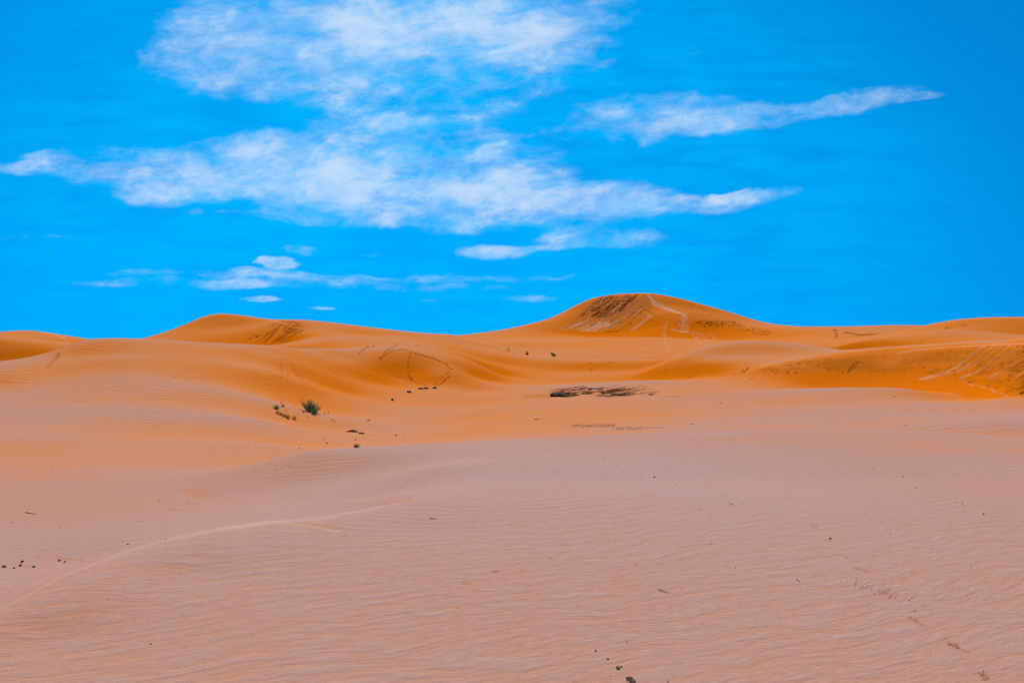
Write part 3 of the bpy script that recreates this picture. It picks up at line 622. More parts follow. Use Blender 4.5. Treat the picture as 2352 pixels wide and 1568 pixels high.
# ------------------------------------------------------------------ materials
def mat(name):
    m = bpy.data.materials.new(name); m.use_nodes = True
    g = NG(m.node_tree); b = g.n['Principled BSDF']; b.inputs['Roughness'].default_value = .9
    b.inputs['Specular IOR Level'].default_value = .15
    return m, g, b
def sand_material():
    m, g, b = mat('sand')
    att = lambda n: g.node('ShaderNodeAttribute', attribute_name=n)
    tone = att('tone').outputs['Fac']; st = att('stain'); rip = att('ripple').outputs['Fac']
    co = g.node('ShaderNodeTexCoord').outputs['Object']
    x, y, z = g.sep(co)
    flat = g.comb(x, y, 0.0)
    wn = g.noise(flat, .22, 3, .5)
    w2 = g.noise(flat, 1.1, 3, .55)
    # long-crested ripples
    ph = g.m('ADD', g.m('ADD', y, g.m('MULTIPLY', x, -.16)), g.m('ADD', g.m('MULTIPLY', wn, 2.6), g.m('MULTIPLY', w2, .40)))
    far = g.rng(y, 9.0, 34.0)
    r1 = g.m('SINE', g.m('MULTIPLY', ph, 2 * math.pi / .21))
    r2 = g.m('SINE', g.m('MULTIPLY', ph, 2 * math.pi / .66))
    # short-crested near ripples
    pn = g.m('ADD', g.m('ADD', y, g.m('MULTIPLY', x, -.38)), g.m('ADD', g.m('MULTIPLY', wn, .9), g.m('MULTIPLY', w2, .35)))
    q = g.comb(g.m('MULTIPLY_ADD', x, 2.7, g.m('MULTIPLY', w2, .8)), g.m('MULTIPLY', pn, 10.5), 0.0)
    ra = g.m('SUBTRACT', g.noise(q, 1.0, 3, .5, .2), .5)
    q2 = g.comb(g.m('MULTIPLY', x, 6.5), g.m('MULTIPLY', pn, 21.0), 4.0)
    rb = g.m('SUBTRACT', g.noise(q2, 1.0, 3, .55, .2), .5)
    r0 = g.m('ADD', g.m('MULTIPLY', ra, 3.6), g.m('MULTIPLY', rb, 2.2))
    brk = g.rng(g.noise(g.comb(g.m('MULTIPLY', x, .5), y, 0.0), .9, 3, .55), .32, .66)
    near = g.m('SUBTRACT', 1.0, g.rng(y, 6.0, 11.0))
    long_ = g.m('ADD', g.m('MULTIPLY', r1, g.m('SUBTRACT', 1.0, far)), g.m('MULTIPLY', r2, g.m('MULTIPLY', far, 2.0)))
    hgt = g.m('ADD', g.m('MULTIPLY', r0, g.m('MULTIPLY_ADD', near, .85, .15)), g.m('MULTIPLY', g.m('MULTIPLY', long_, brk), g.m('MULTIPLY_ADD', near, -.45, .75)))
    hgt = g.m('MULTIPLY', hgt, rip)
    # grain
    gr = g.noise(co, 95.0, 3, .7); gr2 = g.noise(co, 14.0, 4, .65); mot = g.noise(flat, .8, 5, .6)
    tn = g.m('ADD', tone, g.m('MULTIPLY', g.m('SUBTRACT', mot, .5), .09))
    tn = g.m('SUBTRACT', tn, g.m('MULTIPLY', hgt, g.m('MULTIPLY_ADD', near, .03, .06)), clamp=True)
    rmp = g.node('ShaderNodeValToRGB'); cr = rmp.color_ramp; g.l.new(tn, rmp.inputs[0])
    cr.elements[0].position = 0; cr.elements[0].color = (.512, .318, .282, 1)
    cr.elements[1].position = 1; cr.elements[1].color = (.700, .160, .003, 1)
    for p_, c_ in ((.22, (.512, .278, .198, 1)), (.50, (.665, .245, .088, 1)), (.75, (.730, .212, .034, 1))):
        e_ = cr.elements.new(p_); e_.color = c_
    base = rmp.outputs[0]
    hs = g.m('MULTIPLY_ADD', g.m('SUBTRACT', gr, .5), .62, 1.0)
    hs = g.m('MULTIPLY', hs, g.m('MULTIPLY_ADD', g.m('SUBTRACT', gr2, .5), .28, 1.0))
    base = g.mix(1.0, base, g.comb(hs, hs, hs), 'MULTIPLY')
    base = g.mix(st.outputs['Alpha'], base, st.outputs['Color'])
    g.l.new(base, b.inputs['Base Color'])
    b.inputs['Roughness'].default_value = 1.0; b.inputs['Specular IOR Level'].default_value = 0.0
    bp = g.node('ShaderNodeBump'); bp.inputs['Strength'].default_value = .9; bp.inputs['Distance'].default_value = 1.0
    hh = g.m('ADD', g.m('MULTIPLY', hgt, g.m('MULTIPLY_ADD', far, .012, .0044)), g.m('MULTIPLY', g.m('MULTIPLY_ADD', gr2, 1.0, g.m('MULTIPLY', gr, .3)), .005))
    g.l.new(hh, bp.inputs['Height']); g.l.new(bp.outputs[0], b.inputs['Normal'])
    return m
SAND = sand_material()

def build_ground():
    nc = len(TH)
    co = np.stack([X, Y, Z], -1).reshape(-1, 3).astype(np.float32)
    i = np.arange(nc)[:, None]; j = np.arange(NR - 1)[None, :]
    i2 = (i + 1) % nc
    quads = np.stack([i * NR + j, i * NR + j + 1, i2 * NR + j + 1, i2 * NR + j], -1).reshape(-1, 4)
    # close the small ring under the camera
    centre = len(co); co = np.vstack([co, [[0, 0, 0]]]).astype(np.float32)
    tris = np.array([[a * NR, ((a + 1) % nc) * NR, centre] for a in range(nc)])
    loops = np.r_[quads.ravel(), tris.ravel()].astype(np.int32)
    starts = np.r_[np.arange(len(quads)) * 4, len(quads) * 4 + np.arange(len(tris)) * 3].astype(np.int32)
    me = bpy.data.meshes.new('sand_dunes')
    me.vertices.add(len(co)); me.vertices.foreach_set('co', co.ravel())
    me.loops.add(len(loops)); me.loops.foreach_set('vertex_index', loops)
    me.polygons.add(len(starts)); me.polygons.foreach_set('loop_start', starts)
    me.polygons.foreach_set('use_smooth', np.ones(len(starts), bool))
    me.update(calc_edges=True); me.validate()
    def fa(n, a):
        at = me.attributes.new(n, 'FLOAT', 'POINT'); at.data.foreach_set('value', np.r_[a.ravel(), a.ravel()[0]].astype(np.float32))
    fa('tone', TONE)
    rip = (1 - smooth(SLOPE, .30, .48)) * (1 - smooth(LR, math.log(36), math.log(80)))
    fa('ripple', rip)
    at = me.attributes.new('stain', 'FLOAT_COLOR', 'POINT')
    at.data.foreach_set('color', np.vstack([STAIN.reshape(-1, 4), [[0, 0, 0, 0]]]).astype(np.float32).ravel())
    me.materials.append(SAND)
    o = bpy.data.objects.new('sand_dunes', me); COL.objects.link(o)
    o['kind'] = 'structure'; o['label'] = 'rippled orange and pale pink sand dunes'
    return o
build_ground()

# ------------------------------------------------------------------ where a line of sight meets the sand
VS = np.linspace(.4, 6.3, 5000)
def hit(px, py, ymin=0.0):
    """ground point seen at (px, py) on the picture plane; returns a world position on the sheet"""
    th = math.atan((px - CX) / FP); c = math.cos(th)
    z = height(np.full_like(VS, th), VS); yy = np.exp(VS) * c
    p = CY - (z - EYE) * FP / yy
    ok = np.nonzero((p[1:] <= py) & (p[:-1] > py) & (yy[1:] > ymin))[0]
    k = ok[0] + 1 if len(ok) else len(VS) // 2
    f = (p[k - 1] - py) / max(p[k - 1] - p[k], 1e-9)
    Yv = yy[k - 1] + (yy[k] - yy[k - 1]) * min(max(f, 0), 1); zz = z[k - 1] + (z[k] - z[k - 1]) * min(max(f, 0), 1)
    return (Yv * math.tan(th), Yv, zz)
def gz(x, y):
    th = math.atan2(x, y); r = math.hypot(x, y)
    return float(height(np.array([th]), np.array([math.log(r)]))[0])

class MB:
    def __init__(s): s.v = []; s.f = []
    def add(s, vs, fs):
        o = len(s.v); s.v += [tuple(p) for p in vs]; s.f += [tuple(i + o for i in f) for f in fs]
    def tube(s, pts, r0, r1, n=5):
        pts = [np.array(p, float) for p in pts]; vs = []; fs = []
        for i, p in enumerate(pts):
            d = pts[min(i + 1, len(pts) - 1)] - pts[max(i - 1, 0)]; d = d / (np.linalg.norm(d) + 1e-9)
            a = np.cross(d, (0.31, .2, .93)); a /= np.linalg.norm(a) + 1e-9; b = np.cross(d, a)
            r = r0 + (r1 - r0) * i / (len(pts) - 1)
            for k in range(n):
                t = 2 * math.pi * k / n; vs.append(p + r * (math.cos(t) * a + math.sin(t) * b))
        for i in range(len(pts) - 1):
            for k in range(n): fs.append((i * n + k, i * n + (k + 1) % n, (i + 1) * n + (k + 1) % n, (i + 1) * n + k))
        fs.append(tuple(range(n))[::-1]); fs.append(tuple((len(pts) - 1) * n + k for k in range(n)))
        s.add(vs, fs)
    def leaf(s, p, d, up, l, w):
        d = np.array(d, float); d /= np.linalg.norm(d) + 1e-9; side = np.cross(d, up); side /= np.linalg.norm(side) + 1e-9
        nrm = np.cross(side, d); p = np.array(p, float)
        s.add([p, p + d * l * .45 + side * w * .5 + nrm * l * .06, p + d * l, p + d * l * .45 - side * w * .5 + nrm * l * .06], [(0, 1, 2, 3)])
    def build(s, name, m, parent=None, smooth_=False):
        me = bpy.data.meshes.new(name); me.from_pydata(s.v, [], s.f); me.update()
        if smooth_: me.polygons.foreach_set('use_smooth', [True] * len(me.polygons))
        me.materials.append(m)
        o = bpy.data.objects.new(name, me); COL.objects.link(o); o.parent = parent
        return o
def tag(o, label, cat, group=None, kind=None):
    o['label'] = label; o['category'] = cat
    if group: o['group'] = group
    if kind: o['kind'] = kind
    return o
def thing(name, label, cat, loc, rz=0, group=None):
    o = bpy.data.objects.new(name, None); COL.objects.link(o); o.location = loc; o.rotation_euler.z = rz
    o.empty_display_size = .2
    return tag(o, label, cat, group)

def plain(name, c1, c2, scale, rough=.85, trans=0.0):
    m, g, b = mat(name)
    co = g.node('ShaderNodeTexCoord').outputs['Object']
    n = g.noise(co, scale, 4, .6)
    g.l.new(g.mix(g.rng(n, .3, .7), (*c1, 1), (*c2, 1)), b.inputs['Base Color']); b.inputs['Roughness'].default_value = rough
    if trans:
        tr = g.node('ShaderNodeBsdfTranslucent'); tr.inputs[0].default_value = (*c2, 1)
        mx = g.node('ShaderNodeMixShader'); mx.inputs[0].default_value = trans
        g.l.new(b.outputs[0], mx.inputs[1]); g.l.new(tr.outputs[0], mx.inputs[2])
        out = [q for q in g.n if q.type == 'OUTPUT_MATERIAL'][0]; g.l.new(mx.outputs[0], out.inputs[0])
    return m
M_LEAF = plain('green_leaf', (.030, .150, .070), (.085, .25, .10), 9, .6, .4)
M_LEAF2 = plain('olive_leaf', (.040, .085, .022), (.10, .15, .035), 12, .7, .3)
M_YEL = plain('yellow_green_leaf', (.10, .13, .02), (.22, .20, .03), 12, .7, .25)
M_WOOD = plain('woody_stem', (.11, .048, .016), (.20, .10, .035), 30)
M_DRY = plain('dry_grass', (.22, .12, .035), (.36, .22, .08), 25, .85, .15)
M_STEM = plain('brown_stalk', (.085, .050, .018), (.17, .11, .045), 40)
M_ROCK = plain('dark_stone', (.040, .018, .010), (.10, .050, .028), 40)
M_CRUST = plain('dark_crust', (.030, .014, .005), (.16, .065, .020), 9)
M_GRIT = plain('brown_grit', (.20, .105, .05), (.50, .29, .17), 30)

# ------------------------------------------------------------------ shrubs
def shrub(name, label, base, width, tall, nst, leaves, leaf, mleaf, group=None, seed=1, lean=(0, 0), depth=.7, mstem=M_WOOD, cat='shrub', sprays=0):
    q = random.Random(seed)
    root = thing(name, label, cat, base, 0, group)
    st = MB(); lf = MB()
    gx, gy = base[0], base[1]
    tips = []
    for k in range(nst):
        a = q.uniform(0, 2 * math.pi); sp = q.uniform(.05, 1) ** .7
        ex = math.cos(a) * width * .5 * sp + lean[0] * tall; ey = math.sin(a) * width * .5 * depth * sp + lean[1]
        hgt = tall * (1 - .55 * sp ** 2) * q.uniform(.55, 1.05)
        bx = math.cos(a) * width * .22 * sp; by = math.sin(a) * width * .22 * sp * depth
        z0 = gz(gx + bx, gy + by) - base[2] - .02; z1 = gz(gx + ex, gy + ey) - base[2]
        P = [(bx, by, z0), (bx + (ex - bx) * .35, by + (ey - by) * .35, z0 + (hgt + z1 - z0) * .45), (bx + (ex - bx) * .75, by + (ey - by) * .75, z0 + (hgt + z1 - z0) * .8), (ex, ey, z1 + hgt)]
        st.tube(P, leaf * .16, leaf * .05, 4); tips.append(P)
    for k in range(leaves):
        P = q.choice(tips); t = q.uniform(.12, 1) * (len(P) - 1); i = min(int(t), len(P) - 2); f = t - i
        p = [P[i][j] + (P[i + 1][j] - P[i][j]) * f for j in range(3)]
        p = [p[0] + q.gauss(0, leaf * .75), p[1] + q.gauss(0, leaf * .75), p[2] + q.gauss(0, leaf * .6)]
        d = (q.gauss(0, 1), q.gauss(0, 1), abs(q.gauss(.5, .6)))
        s = leaf * q.uniform(.6, 1.3)
        lf.leaf(p, d, (q.gauss(0, .4), q.gauss(0, .4), 1), s, s * .55)
    for k in range(sprays):      # long arching shoots with small leaves
        a = (0.15 if k % 2 else math.pi - .3) + q.uniform(-.5, .5)
        L = width * q.uniform(.5, .75); P = []
        for i in range(6):
            t = i / 5; x_ = math.cos(a) * L * t; y_ = math.sin(a) * L * t * .6
            P.append((x_, y_, gz(gx + x_, gy + y_) - base[2] + tall * (.15 + .55 * t) * q.uniform(.9, 1.1)))
        st.tube(P, leaf * .12, leaf * .05, 4)
        for i in range(1, 6):
            for _ in range(3):
                s = leaf * q.uniform(.5, .9); lf.leaf(P[i], (q.gauss(0, 1), q.gauss(0, 1), .6), (0, .2, 1), s, s * .5)
    st.build('stems', mstem, root); lf.build('foliage', mleaf, root)
    return root
m_ = lambda px, Yv: px / FP * Yv        # size seen -> metres at that distance
b0 = hit(714, 945); s0 = b0[1]
shrub('desert_shrub', 'largest green leafy shrub on the sand slope left of centre', b0, m_(46, s0), m_(27, s0), 34, 1500, .055, M_LEAF, None, 3, (0, 0), .7, sprays=7)
b = hit(722, 952); shrub('desert_shrub', 'dense dark green offshoot at the foot of the largest shrub', b, m_(13, s0), m_(13, s0), 9, 260, .05, M_LEAF, None, 5)
b = hit(635, 939); shrub('small_shrub', 'small green tuft left of the largest shrub', b, m_(15, s0), m_(9, s0), 10, 190, .05, M_LEAF, None, 8)
b = hit(650, 934); shrub('small_shrub', 'tiny green sprig between the small tuft and the largest shrub', b, m_(9, s0), m_(6, s0), 6, 70, .045, M_LEAF, None, 9)
for k, (x, y, w, h, lb) in enumerate(((637, 950, 9, 6, 'leftmost plant in the row of low plants below the small green tuft'), (645, 953, 8, 5, 'second low plant from the left in the row below the green tuft'), (653, 957, 10, 8, 'middle bushy plant in the row of low plants'), (661, 961, 10, 8, 'fourth low plant in the row, dark at its base'), (676, 963, 13, 11, 'upright yellow-green plant at the right end of the row of low plants'))):
    b = hit(x, y); shrub('low_plant', lb, b, m_(w, b[1]), m_(h, b[1]), 9, 85, .045, M_LEAF2 if k < 4 else M_YEL, 'row of low plants on the slope', 20 + k, cat='plant')
for k, (x, y, h, lb) in enumerate(((646, 926, 6, 'dark dry twig standing above the small green tuft'), (746, 952, 7, 'thin dry sprig right of the largest shrub'), (754, 950, 9, 'tallest dry sprig right of the largest shrub'), (706, 958, 6, 'short dry sprig below the largest shrub'), (695, 916, 6, 'dry forked sprig on the ridge above the largest shrub'), (657, 944, 5, 'dry sprig above the row of low plants'))):
    b = hit(x, y); shrub('dry_sprig', lb, b, m_(4, b[1]), m_(h, b[1]), 4, 10, .035, M_WOOD, 'dry sprigs round the largest shrub', 40 + k, cat='sprig')
b = hit(819, 1027); shrub('small_shrub', 'lone small dark green plant at the edge of the pink sand', b, m_(13, b[1]), m_(8, b[1]), 12, 120, .03, M_LEAF2, None, 60)
b = hit(1168, 809); shrub('slender_plant', 'tall thin stalk with small leaves on the flat before the big dune', b, m_(1.6, b[1]), m_(13, b[1]), 3, 46, .11, M_YEL, None, 61, cat='plant')
b = hit(1153, 808.5); shrub('dry_sprig', 'tiny grey sprig left of the tall thin stalk', b, m_(3, b[1]), m_(3.4, b[1]), 4, 12, .08, M_DRY, None, 62, cat='sprig')
b = hit(1162.5, 809); shrub('dry_sprig', 'tiny grey sprig right beside the tall thin stalk', b, m_(2.4, b[1]), m_(3.4, b[1]), 4, 10, .08, M_DRY, None, 63, cat='sprig')
b = hit(1210.6, 815.5); shrub('round_bush', 'compact round dark bush on the flat before the big dune', b, m_(4.6, b[1]), m_(8, b[1]), 16, 240, .10, M_LEAF2, None, 64, cat='bush')
b = hit(1276, 818.5); shrub('leaning_bush', 'dark green bush leaning left on the flat before the big dune', b, m_(6, b[1]), m_(10, b[1]), 18, 330, .11, M_LEAF2, None, 65, (-.85, 0), cat='bush')

# dry hummock: a mound of sand held by dead grass
def tussock(label, x, y, L, H, seed, dx=1.0):
    q = random.Random(seed); b = hit(x, y)
    root = thing('grass_tussock', label, 'grass', b)
    g1 = MB(); g2 = MB()
    for k in range(150):
        t = q.uniform(-.5, .5); px_ = t * L; top = H * (1 - (2 * t) ** 2 * .8)
        py_ = q.uniform(-.25, .25) * L * .5
        z0 = gz(b[0] + px_, b[1] + py_) - b[2] - .01
        d = (q.uniform(-.3, .9) * dx * H, q.gauss(0, .2) * H)
        P = [(px_, py_, z0), (px_ + d[0] * .4, py_ + d[1] * .5, z0 + top * q.uniform(.5, .8)), (px_ + d[0], py_ + d[1], z0 + top * q.uniform(.55, 1.0))]
        (g2 if q.random() < .2 else g1).tube(P, .008, .003, 3)
    g1.build('dead_blades', M_DRY, root); g2.build('green_blades', M_LEAF2, root)
tussock('low dry grass hummock with an olive crest, right below the largest shrub', 808, 992, m_(26, 31), m_(7, 31), 71)
tussock('small brown dry tuft at the right foot of the grass hummock', 829, 996, m_(14, 31), m_(4.5, 31), 72)

# ------------------------------------------------------------------ stones, clods, twigs
def lump(name, label, cat, px, py, w, h, m, seed, group=None, depth=.8, sink=.3, ragged=.35, sizes_px=True):
    b = hit(px, py); Yv = b[1]
    W, H = (m_(w, Yv), m_(h, Yv)) if sizes_px else (w, h)
    q = random.Random(seed); mb = MB(); nu, nv_ = 14, 8; vs = []
    D = W * depth; ox, oy = q.uniform(0, 90), q.uniform(0, 90)
    for j in range(nv_ + 1):
        ph = math.pi * j / nv_
        for i in range(nu):
            th = 2 * math.pi * i / nu
            d = np.array((math.sin(ph) * math.cos(th), math.sin(ph) * math.sin(th), math.cos(ph)))
            rr = 1 + ragged * float(fbm(np.array([ox + d[0] * 1.7 + d[2]]), np.array([oy + d[1] * 1.7 - d[2]]), 3)[0])
            vs.append((d[0] * W / 2 * rr, d[1] * D / 2 * rr, d[2] * H * rr * .62 + H * (.5 - sink)))
    fs = [(j * nu + i, (j + 1) * nu + i, (j + 1) * nu + (i + 1) % nu, j * nu + (i + 1) % nu) for j in range(nv_) for i in range(nu)]
    mb.add(vs, fs)
    o = mb.build(name, m); o.location = (b[0], b[1] + D * .2, b[2]); o.rotation_euler.z = q.uniform(-.5, .5)
    return tag(o, label, cat, group)
GS = 'dark stones at the left edge of the sand'
for k, (x, y, w, h, lb) in enumerate(((8, 1302, 9, 5, 'leftmost dark stone, cut close to the left edge of the photo'), (50, 1291, 6.5, 5, 'upper of the two dark stones one above the other at left'), (46, 1299, 6.5, 5, 'lower of the two dark stones one above the other at left'), (31.6, 1305, 5, 3.4, 'flat dark stone lowest in the group at left'), (77, 1302, 7, 4, 'dark stone standing right of the stacked pair at left'), (136, 1288, 6.5, 3.8, 'left one of the two dark stones nearest the curved crest'), (148, 1291, 6, 3.8, 'right one of the two dark stones nearest the curved crest'), (293, 1250, 4.5, 3, 'single dark stone just above the curved pale crest'), (380, 1238, 3.4, 2, 'small dark chip lying on the curved pale crest'))):
    lump('dark_stone', lb, 'stone', x, y, w, h, M_ROCK, 100 + k, GS if k < 7 else None)
rp = random.Random(5)
LS = 'tiny dark pebbles scattered over the rippled sand at left'
for k, (x, y, w) in enumerate(((104, 1265, 2.6), (28, 1200, 2.6), (60, 1299, 2.2), (141, 1210, 2.2), (213, 1235, 2.0), (245, 1240, 2.0), (146, 1243, 1.8), (364, 1152, 2.4), (367, 1150, 1.8), (391, 1157, 1.8), (433, 1154, 2.4), (281, 1242, 2.2), (280, 1255, 2.0), (376, 1229, 2.0), (22, 1361, 2.6), (42, 1330, 2.2), (121, 1080, 2.0), (83, 1161, 2.2), (137, 1211, 1.8), (29, 1200, 2.2), (381, 1176, 1.8), (384, 1184, 1.6), (408, 1180, 1.6), (357, 1160, 1.6), (246, 1375, 2.4), (346, 1479, 4.0), (432, 1171, 1.6), (541, 1190, 2.0))):
    lump('pebble', 'tiny dark pebble on the rippled sand in the left part', 'pebble', x, y, w, w * .7, M_ROCK, 200 + k, LS)
MS = 'tiny dark pebbles scattered over the smooth sand in the middle'
for k in range(34):
    x = rp.uniform(560, 1700); y = rp.uniform(1010, 1240)
    lump('pebble', 'tiny dark pebble on the smooth pink sand in the middle', 'pebble', x, y, rp.uniform(1.2, 2.2), 1.2, M_ROCK, 300 + k, MS)
RSN = 'tiny dark pebbles scattered over the rippled sand at right'
for k, (x, y, w) in enumerate(((2105, 1120, 3.4), (2075, 1094, 3.2), (2004, 1074, 2.6), (1915, 1084, 1.8), (2197, 1154, 2.6), (2211, 1158, 2.8), (2153, 1138, 2.0), (2142, 1259, 2.6), (2156, 1262, 1.8), (2046, 1226, 2.4), (1690, 1304, 2.4), (1622, 1324, 2.0), (1630, 1106, 1.6), (1632, 1250, 2.4), (1952, 1320, 2.2), (1931, 1336, 2.0), (1844, 1287, 1.6), (1534, 1565, 4.0), (2258, 1541, 3.0), (2152, 1067, 2.0), (2086, 1066, 1.8), (2271, 1199, 2.2), (2138, 1400, 2.4), (1880, 1100, 1.6), (2230, 1300, 2.2), (2300, 1240, 2.2), (1730, 1354, 1.8), (1800, 1290, 1.8), (2080, 1052, 2.0))):
    lump('pebble', 'tiny dark pebble on the rippled sand in the right part', 'pebble', x, y, w, w * .7, M_ROCK, 400 + k, RSN)
for (x, y, w, h, lb) in ((1907.7, 1237, 5.6, 4.2, 'oval black pebble alone on the sand right of centre'), (2259, 1181, 4.4, 3.4, 'black pebble near the right edge above the sand scours'), (1503, 1096, 5, 3, 'pointed dark stone alone on the pink sand beyond the ripples'), (1263.5, 1281, 2.8, 2.6, 'single black speck of stone among the wind scours in the centre')):
    lump('dark_stone', lb, 'stone', x, y, w, h, M_ROCK, int(x), None)
for k, (x, y, w, h, lb) in enumerate(((1445, 1562, 16, 9, 'largest crumbly brown clod at the bottom edge'), (1453, 1567, 11, 7, 'brown clod touching the right side of the largest clod'), (1419, 1536, 9, 7, 'brown clod above and left of the largest one at the bottom'), (1427, 1532, 6, 4, 'little brown clod right beside the second largest clod'), (1396, 1514, 5.5, 4, 'small dark clod third up the line from the bottom edge'), (1368, 1495, 4.5, 3.4, 'uppermost small dark clod in the line from the bottom edge'), (1441, 1475, 3.0, 2.6, 'tiny dark clod standing right above the clod line'), (1401, 1551, 3.4, 2.6, 'tiny dark clod left of the largest clod'))):
    lump('sand_clod', lb, 'clod', x, y, w, h, M_GRIT, 500 + k, 'brown clods at the bottom edge', ragged=.9)
# dark lumps in the bowl
for k, (x, y, w, h, lb) in enumerate(((968, 893.5, 13, 4.6, 'left dark clod in the long pair under the oval slip face'), (978, 893, 11, 4, 'right dark clod in the long pair under the oval slip face'), (998, 892, 9, 4, 'dark clod at the right foot of the oval slip face'), (939.6, 901.5, 11, 5, 'oval dark clod alone below the oval slip face'), (900.5, 920, 5, 5, 'small dark clod on the slope left of the pale grey patch'), (1231, 963, 7, 2.2, 'small dark clod right of the grey patch in the bowl'), (751, 1018.5, 4.4, 2.6, 'small dark clod in the dip below the shrubs'), (745, 1008, 3.4, 2, 'tiny dark clod above another in the dip below the shrubs'), (817, 1010, 3, 3, 'little reddish clod between the hummock and the lone plant'), (686, 1030, 3.4, 2.2, 'small dark clod left of the dip at the edge of the pink sand'), (697, 947, 5, 3.4, 'dark red clod below the left side of the largest shrub'), (910, 1000, 4.6, 2.6, 'small dark clod on the bowl floor right of the hummock'), (846, 965.5, 7, 2, 'flat dark clod on the slope above the hummock'))):
    lump('sand_clod', lb, 'clod', x, y, w, h, M_CRUST, 600 + k, 'dark clods on the bowl floor', ragged=.7)
# dark crust outcrop
for k, (x, y, w, h, dp, lb) in enumerate(((1282, 910, 38, 10, .8, 'highest black crust block at the left end of the dark outcrop'), (1304, 911, 24, 4, .8, 'low black crust block right behind the highest block'), (1324, 908, 20, 3, .8, 'thin dark crust ledge between the left blocks and the middle'), (1352, 904, 24, 4.4, .9, 'dark crust ledge left of the middle of the outcrop'), (1396, 903, 34, 4.6, .9, 'broad dark crust ledge in the middle of the outcrop'), (1430, 907, 36, 4.2, .8, 'long dark crust ledge right of the middle of the outcrop'), (1372, 893, 40, 2, .8, 'thin dark crust strip along the back of the outcrop'), (1496, 907, 10, 3, .8, 'small dark crust chip off the right end of the outcrop'), (1330, 895, 28, 2.2, .8, 'thin dark strip behind the left blocks of the outcrop'))):
    lump('crust_ledge', lb, 'rock', x, y, w, h, M_CRUST, 700 + k, 'dark crust ledges breaking through the sand', dp * .9, .45, ragged=1.1)

def twig(label, pts, r, m=M_WOOD, group=None, lift=.006):
    P = [hit(x, y) for x, y in pts]; o_ = P[0]
    mb = MB(); mb.tube([(p[0] - o_[0], p[1] - o_[1], p[2] - o_[2] + lift) for p in P], r, r * .4, 5)
    o = mb.build('twig', m); o.location = o_
    return tag(o, label, 'twig', group)
twig('dark straight twig lying on the rippled sand far left', [(59, 1177), (70, 1179), (83, 1181)], .006)
twig('thin brown twig lying on the sand just past the curved crest', [(986, 1190.5), (994, 1191.2), (1002, 1191.6)], .0035)
twig('thin dry stick lying right of the wind scours near the centre', [(1512, 1354), (1526, 1359), (1540, 1364)], .003, M_STEM)
twig('short dry stick lying right of centre in the pink ripples', [(1829, 1331), (1838, 1336)], .003, M_STEM)
twig('curved brown stick below the largest shrub', [(776 - 14, 1040 - 76), (792 - 20, 1046 - 76)], .02)
twig('thin dry stick right of the dip in the crest sand', [(1676, 1157), (1688, 1160)], .004, M_STEM)

# dry creeping grass: a line of stalks from a buried runner
def stalk_plant(name, label, x0, y0, stalks, r=.0022):
    b = hit(x0, y0); root = thing(name, label, 'grass', b)
    for pts in stalks:
        base = hit(*pts[0]); Yv = base[1]; P = []
        for (x, y) in pts:
            # stalks stand in a plane across the view, rooted where they enter the sand
            P.append(((x - pts[0][0]) / FP * Yv + base[0] - b[0], base[1] - b[1] + (pts[0][1] - y) * .0006, base[2] - b[2] + (pts[0][1] - y) / FP * Yv))
        P[0] = (P[0][0], P[0][1], P[0][2] - .01)
        Q = []
        for i in range(len(P) - 1):
            for t in (0, .34, .67): Q.append([P[i][k] + (P[i + 1][k] - P[i][k]) * t for k in range(3)])
        Q.append(P[-1])
        for it in range(2): Q = [Q[0]] + [[.25 * Q[i - 1][k] + .5 * Q[i][k] + .25 * Q[i + 1][k] for k in range(3)] for i in range(1, len(Q) - 1)] + [Q[-1]]
        mb = MB(); mb.tube(Q, r, r * .4, 5); mb.build('stalk', M_STEM, root)
    return root
zx = lambda X_, Y_: ((2100 + X_ * .12755) / 1.0884, (1400 + Y_ * .12755) / 1.0884)
S = lambda *p: [zx(*q) for q in p]
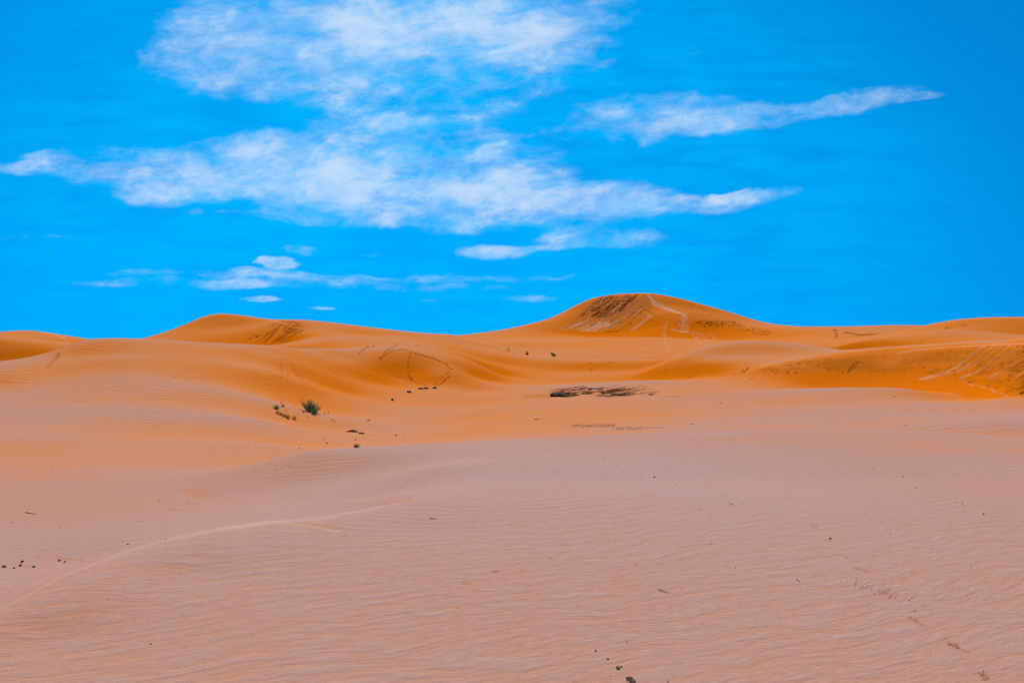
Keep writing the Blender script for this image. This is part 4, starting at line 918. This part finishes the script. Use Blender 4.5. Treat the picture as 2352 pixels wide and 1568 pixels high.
stalk_plant('creeping_grass', 'line of thin curved dry stalks sprouting from the rippled sand at lower right', *zx(760, 600), [
    S((312, 510), (306, 470), (325, 400), (350, 330)), S((380, 535), (370, 520), (385, 500)), S((425, 535), (440, 500), (500, 455), (610, 425)), S((425, 538), (425, 515), (432, 488)),
    S((500, 540), (515, 515), (560, 495), (625, 500)), S((605, 570), (598, 552), (640, 510), (705, 470)), S((690, 655), (672, 645), (700, 635)),
    S((755, 605), (752, 590), (790, 545), (910, 465)), S((770, 680), (765, 665), (820, 640), (960, 560)), S((820, 660), (850, 632), (900, 610), (985, 570)), S((890, 655), (910, 635), (960, 610), (1010, 565)),
    S((975, 740), (985, 700), (1050, 670), (1150, 670)), S((985, 735), (1030, 730), (1090, 740), (1105, 700)), S((950, 745), (960, 712), (990, 700)), S((860, 655), (830, 635), (900, 625))], .0017)
stalk_plant('lone_stalk', 'single curved dry stalk right of the line of stalks', *zx(1345, 790), [S((1350, 795), (1345, 780), (1480, 710), (1530, 640)), S((1345, 790), (1325, 778), (1360, 776))], .0019)
stalk_plant('lone_stalk', 'very short dry stalk beside the brown print above the line of stalks', *zx(480, 205), [S((472, 205), (482, 190), (492, 172))], .0016)

# gravel streak: too many grains to count
def gravel():
    q = random.Random(91); mb = MB()
    o_ = hit(1380, 978)
    for k in range(760):
        u_ = q.random()
        if u_ < .62: x = q.uniform(1311, 1412); y = 978 - abs(x - 1350) * .02 + q.gauss(0, 2.4)
        elif u_ < .86: x = q.uniform(1405, 1475); y = 984 + q.gauss(0, 2.2)
        elif u_ < .93: x = q.uniform(1475, 1525); y = 982 + q.gauss(0, 1.2)
        else: x = q.uniform(1195, 1290); y = 970 + q.gauss(0, 3.5)
        p = hit(x, y); s = q.uniform(.007, .020)
        if abs(p[1] - o_[1]) > 9: continue
        c = (p[0] - o_[0], p[1] - o_[1], p[2] - o_[2] + s * .2)
        vs = [(c[0] + s * q.uniform(.7, 1.3) * a, c[1] + s * q.uniform(.7, 1.3) * b_, c[2] + s * q.uniform(.5, .9) * d_) for a, b_, d_ in ((1, 0, 0), (0, 1, 0), (-1, 0, 0), (0, -1, 0), (0, 0, 1), (0, 0, -1))]
        mb.add(vs, [(0, 1, 4), (1, 2, 4), (2, 3, 4), (3, 0, 4), (1, 0, 5), (2, 1, 5), (3, 2, 5), (0, 3, 5)])
    o = mb.build('gravel', M_GRIT); o.location = o_
    tag(o, 'streak of dark gravel on the sand beyond the pink sheet', 'gravel', None, 'stuff')
gravel()
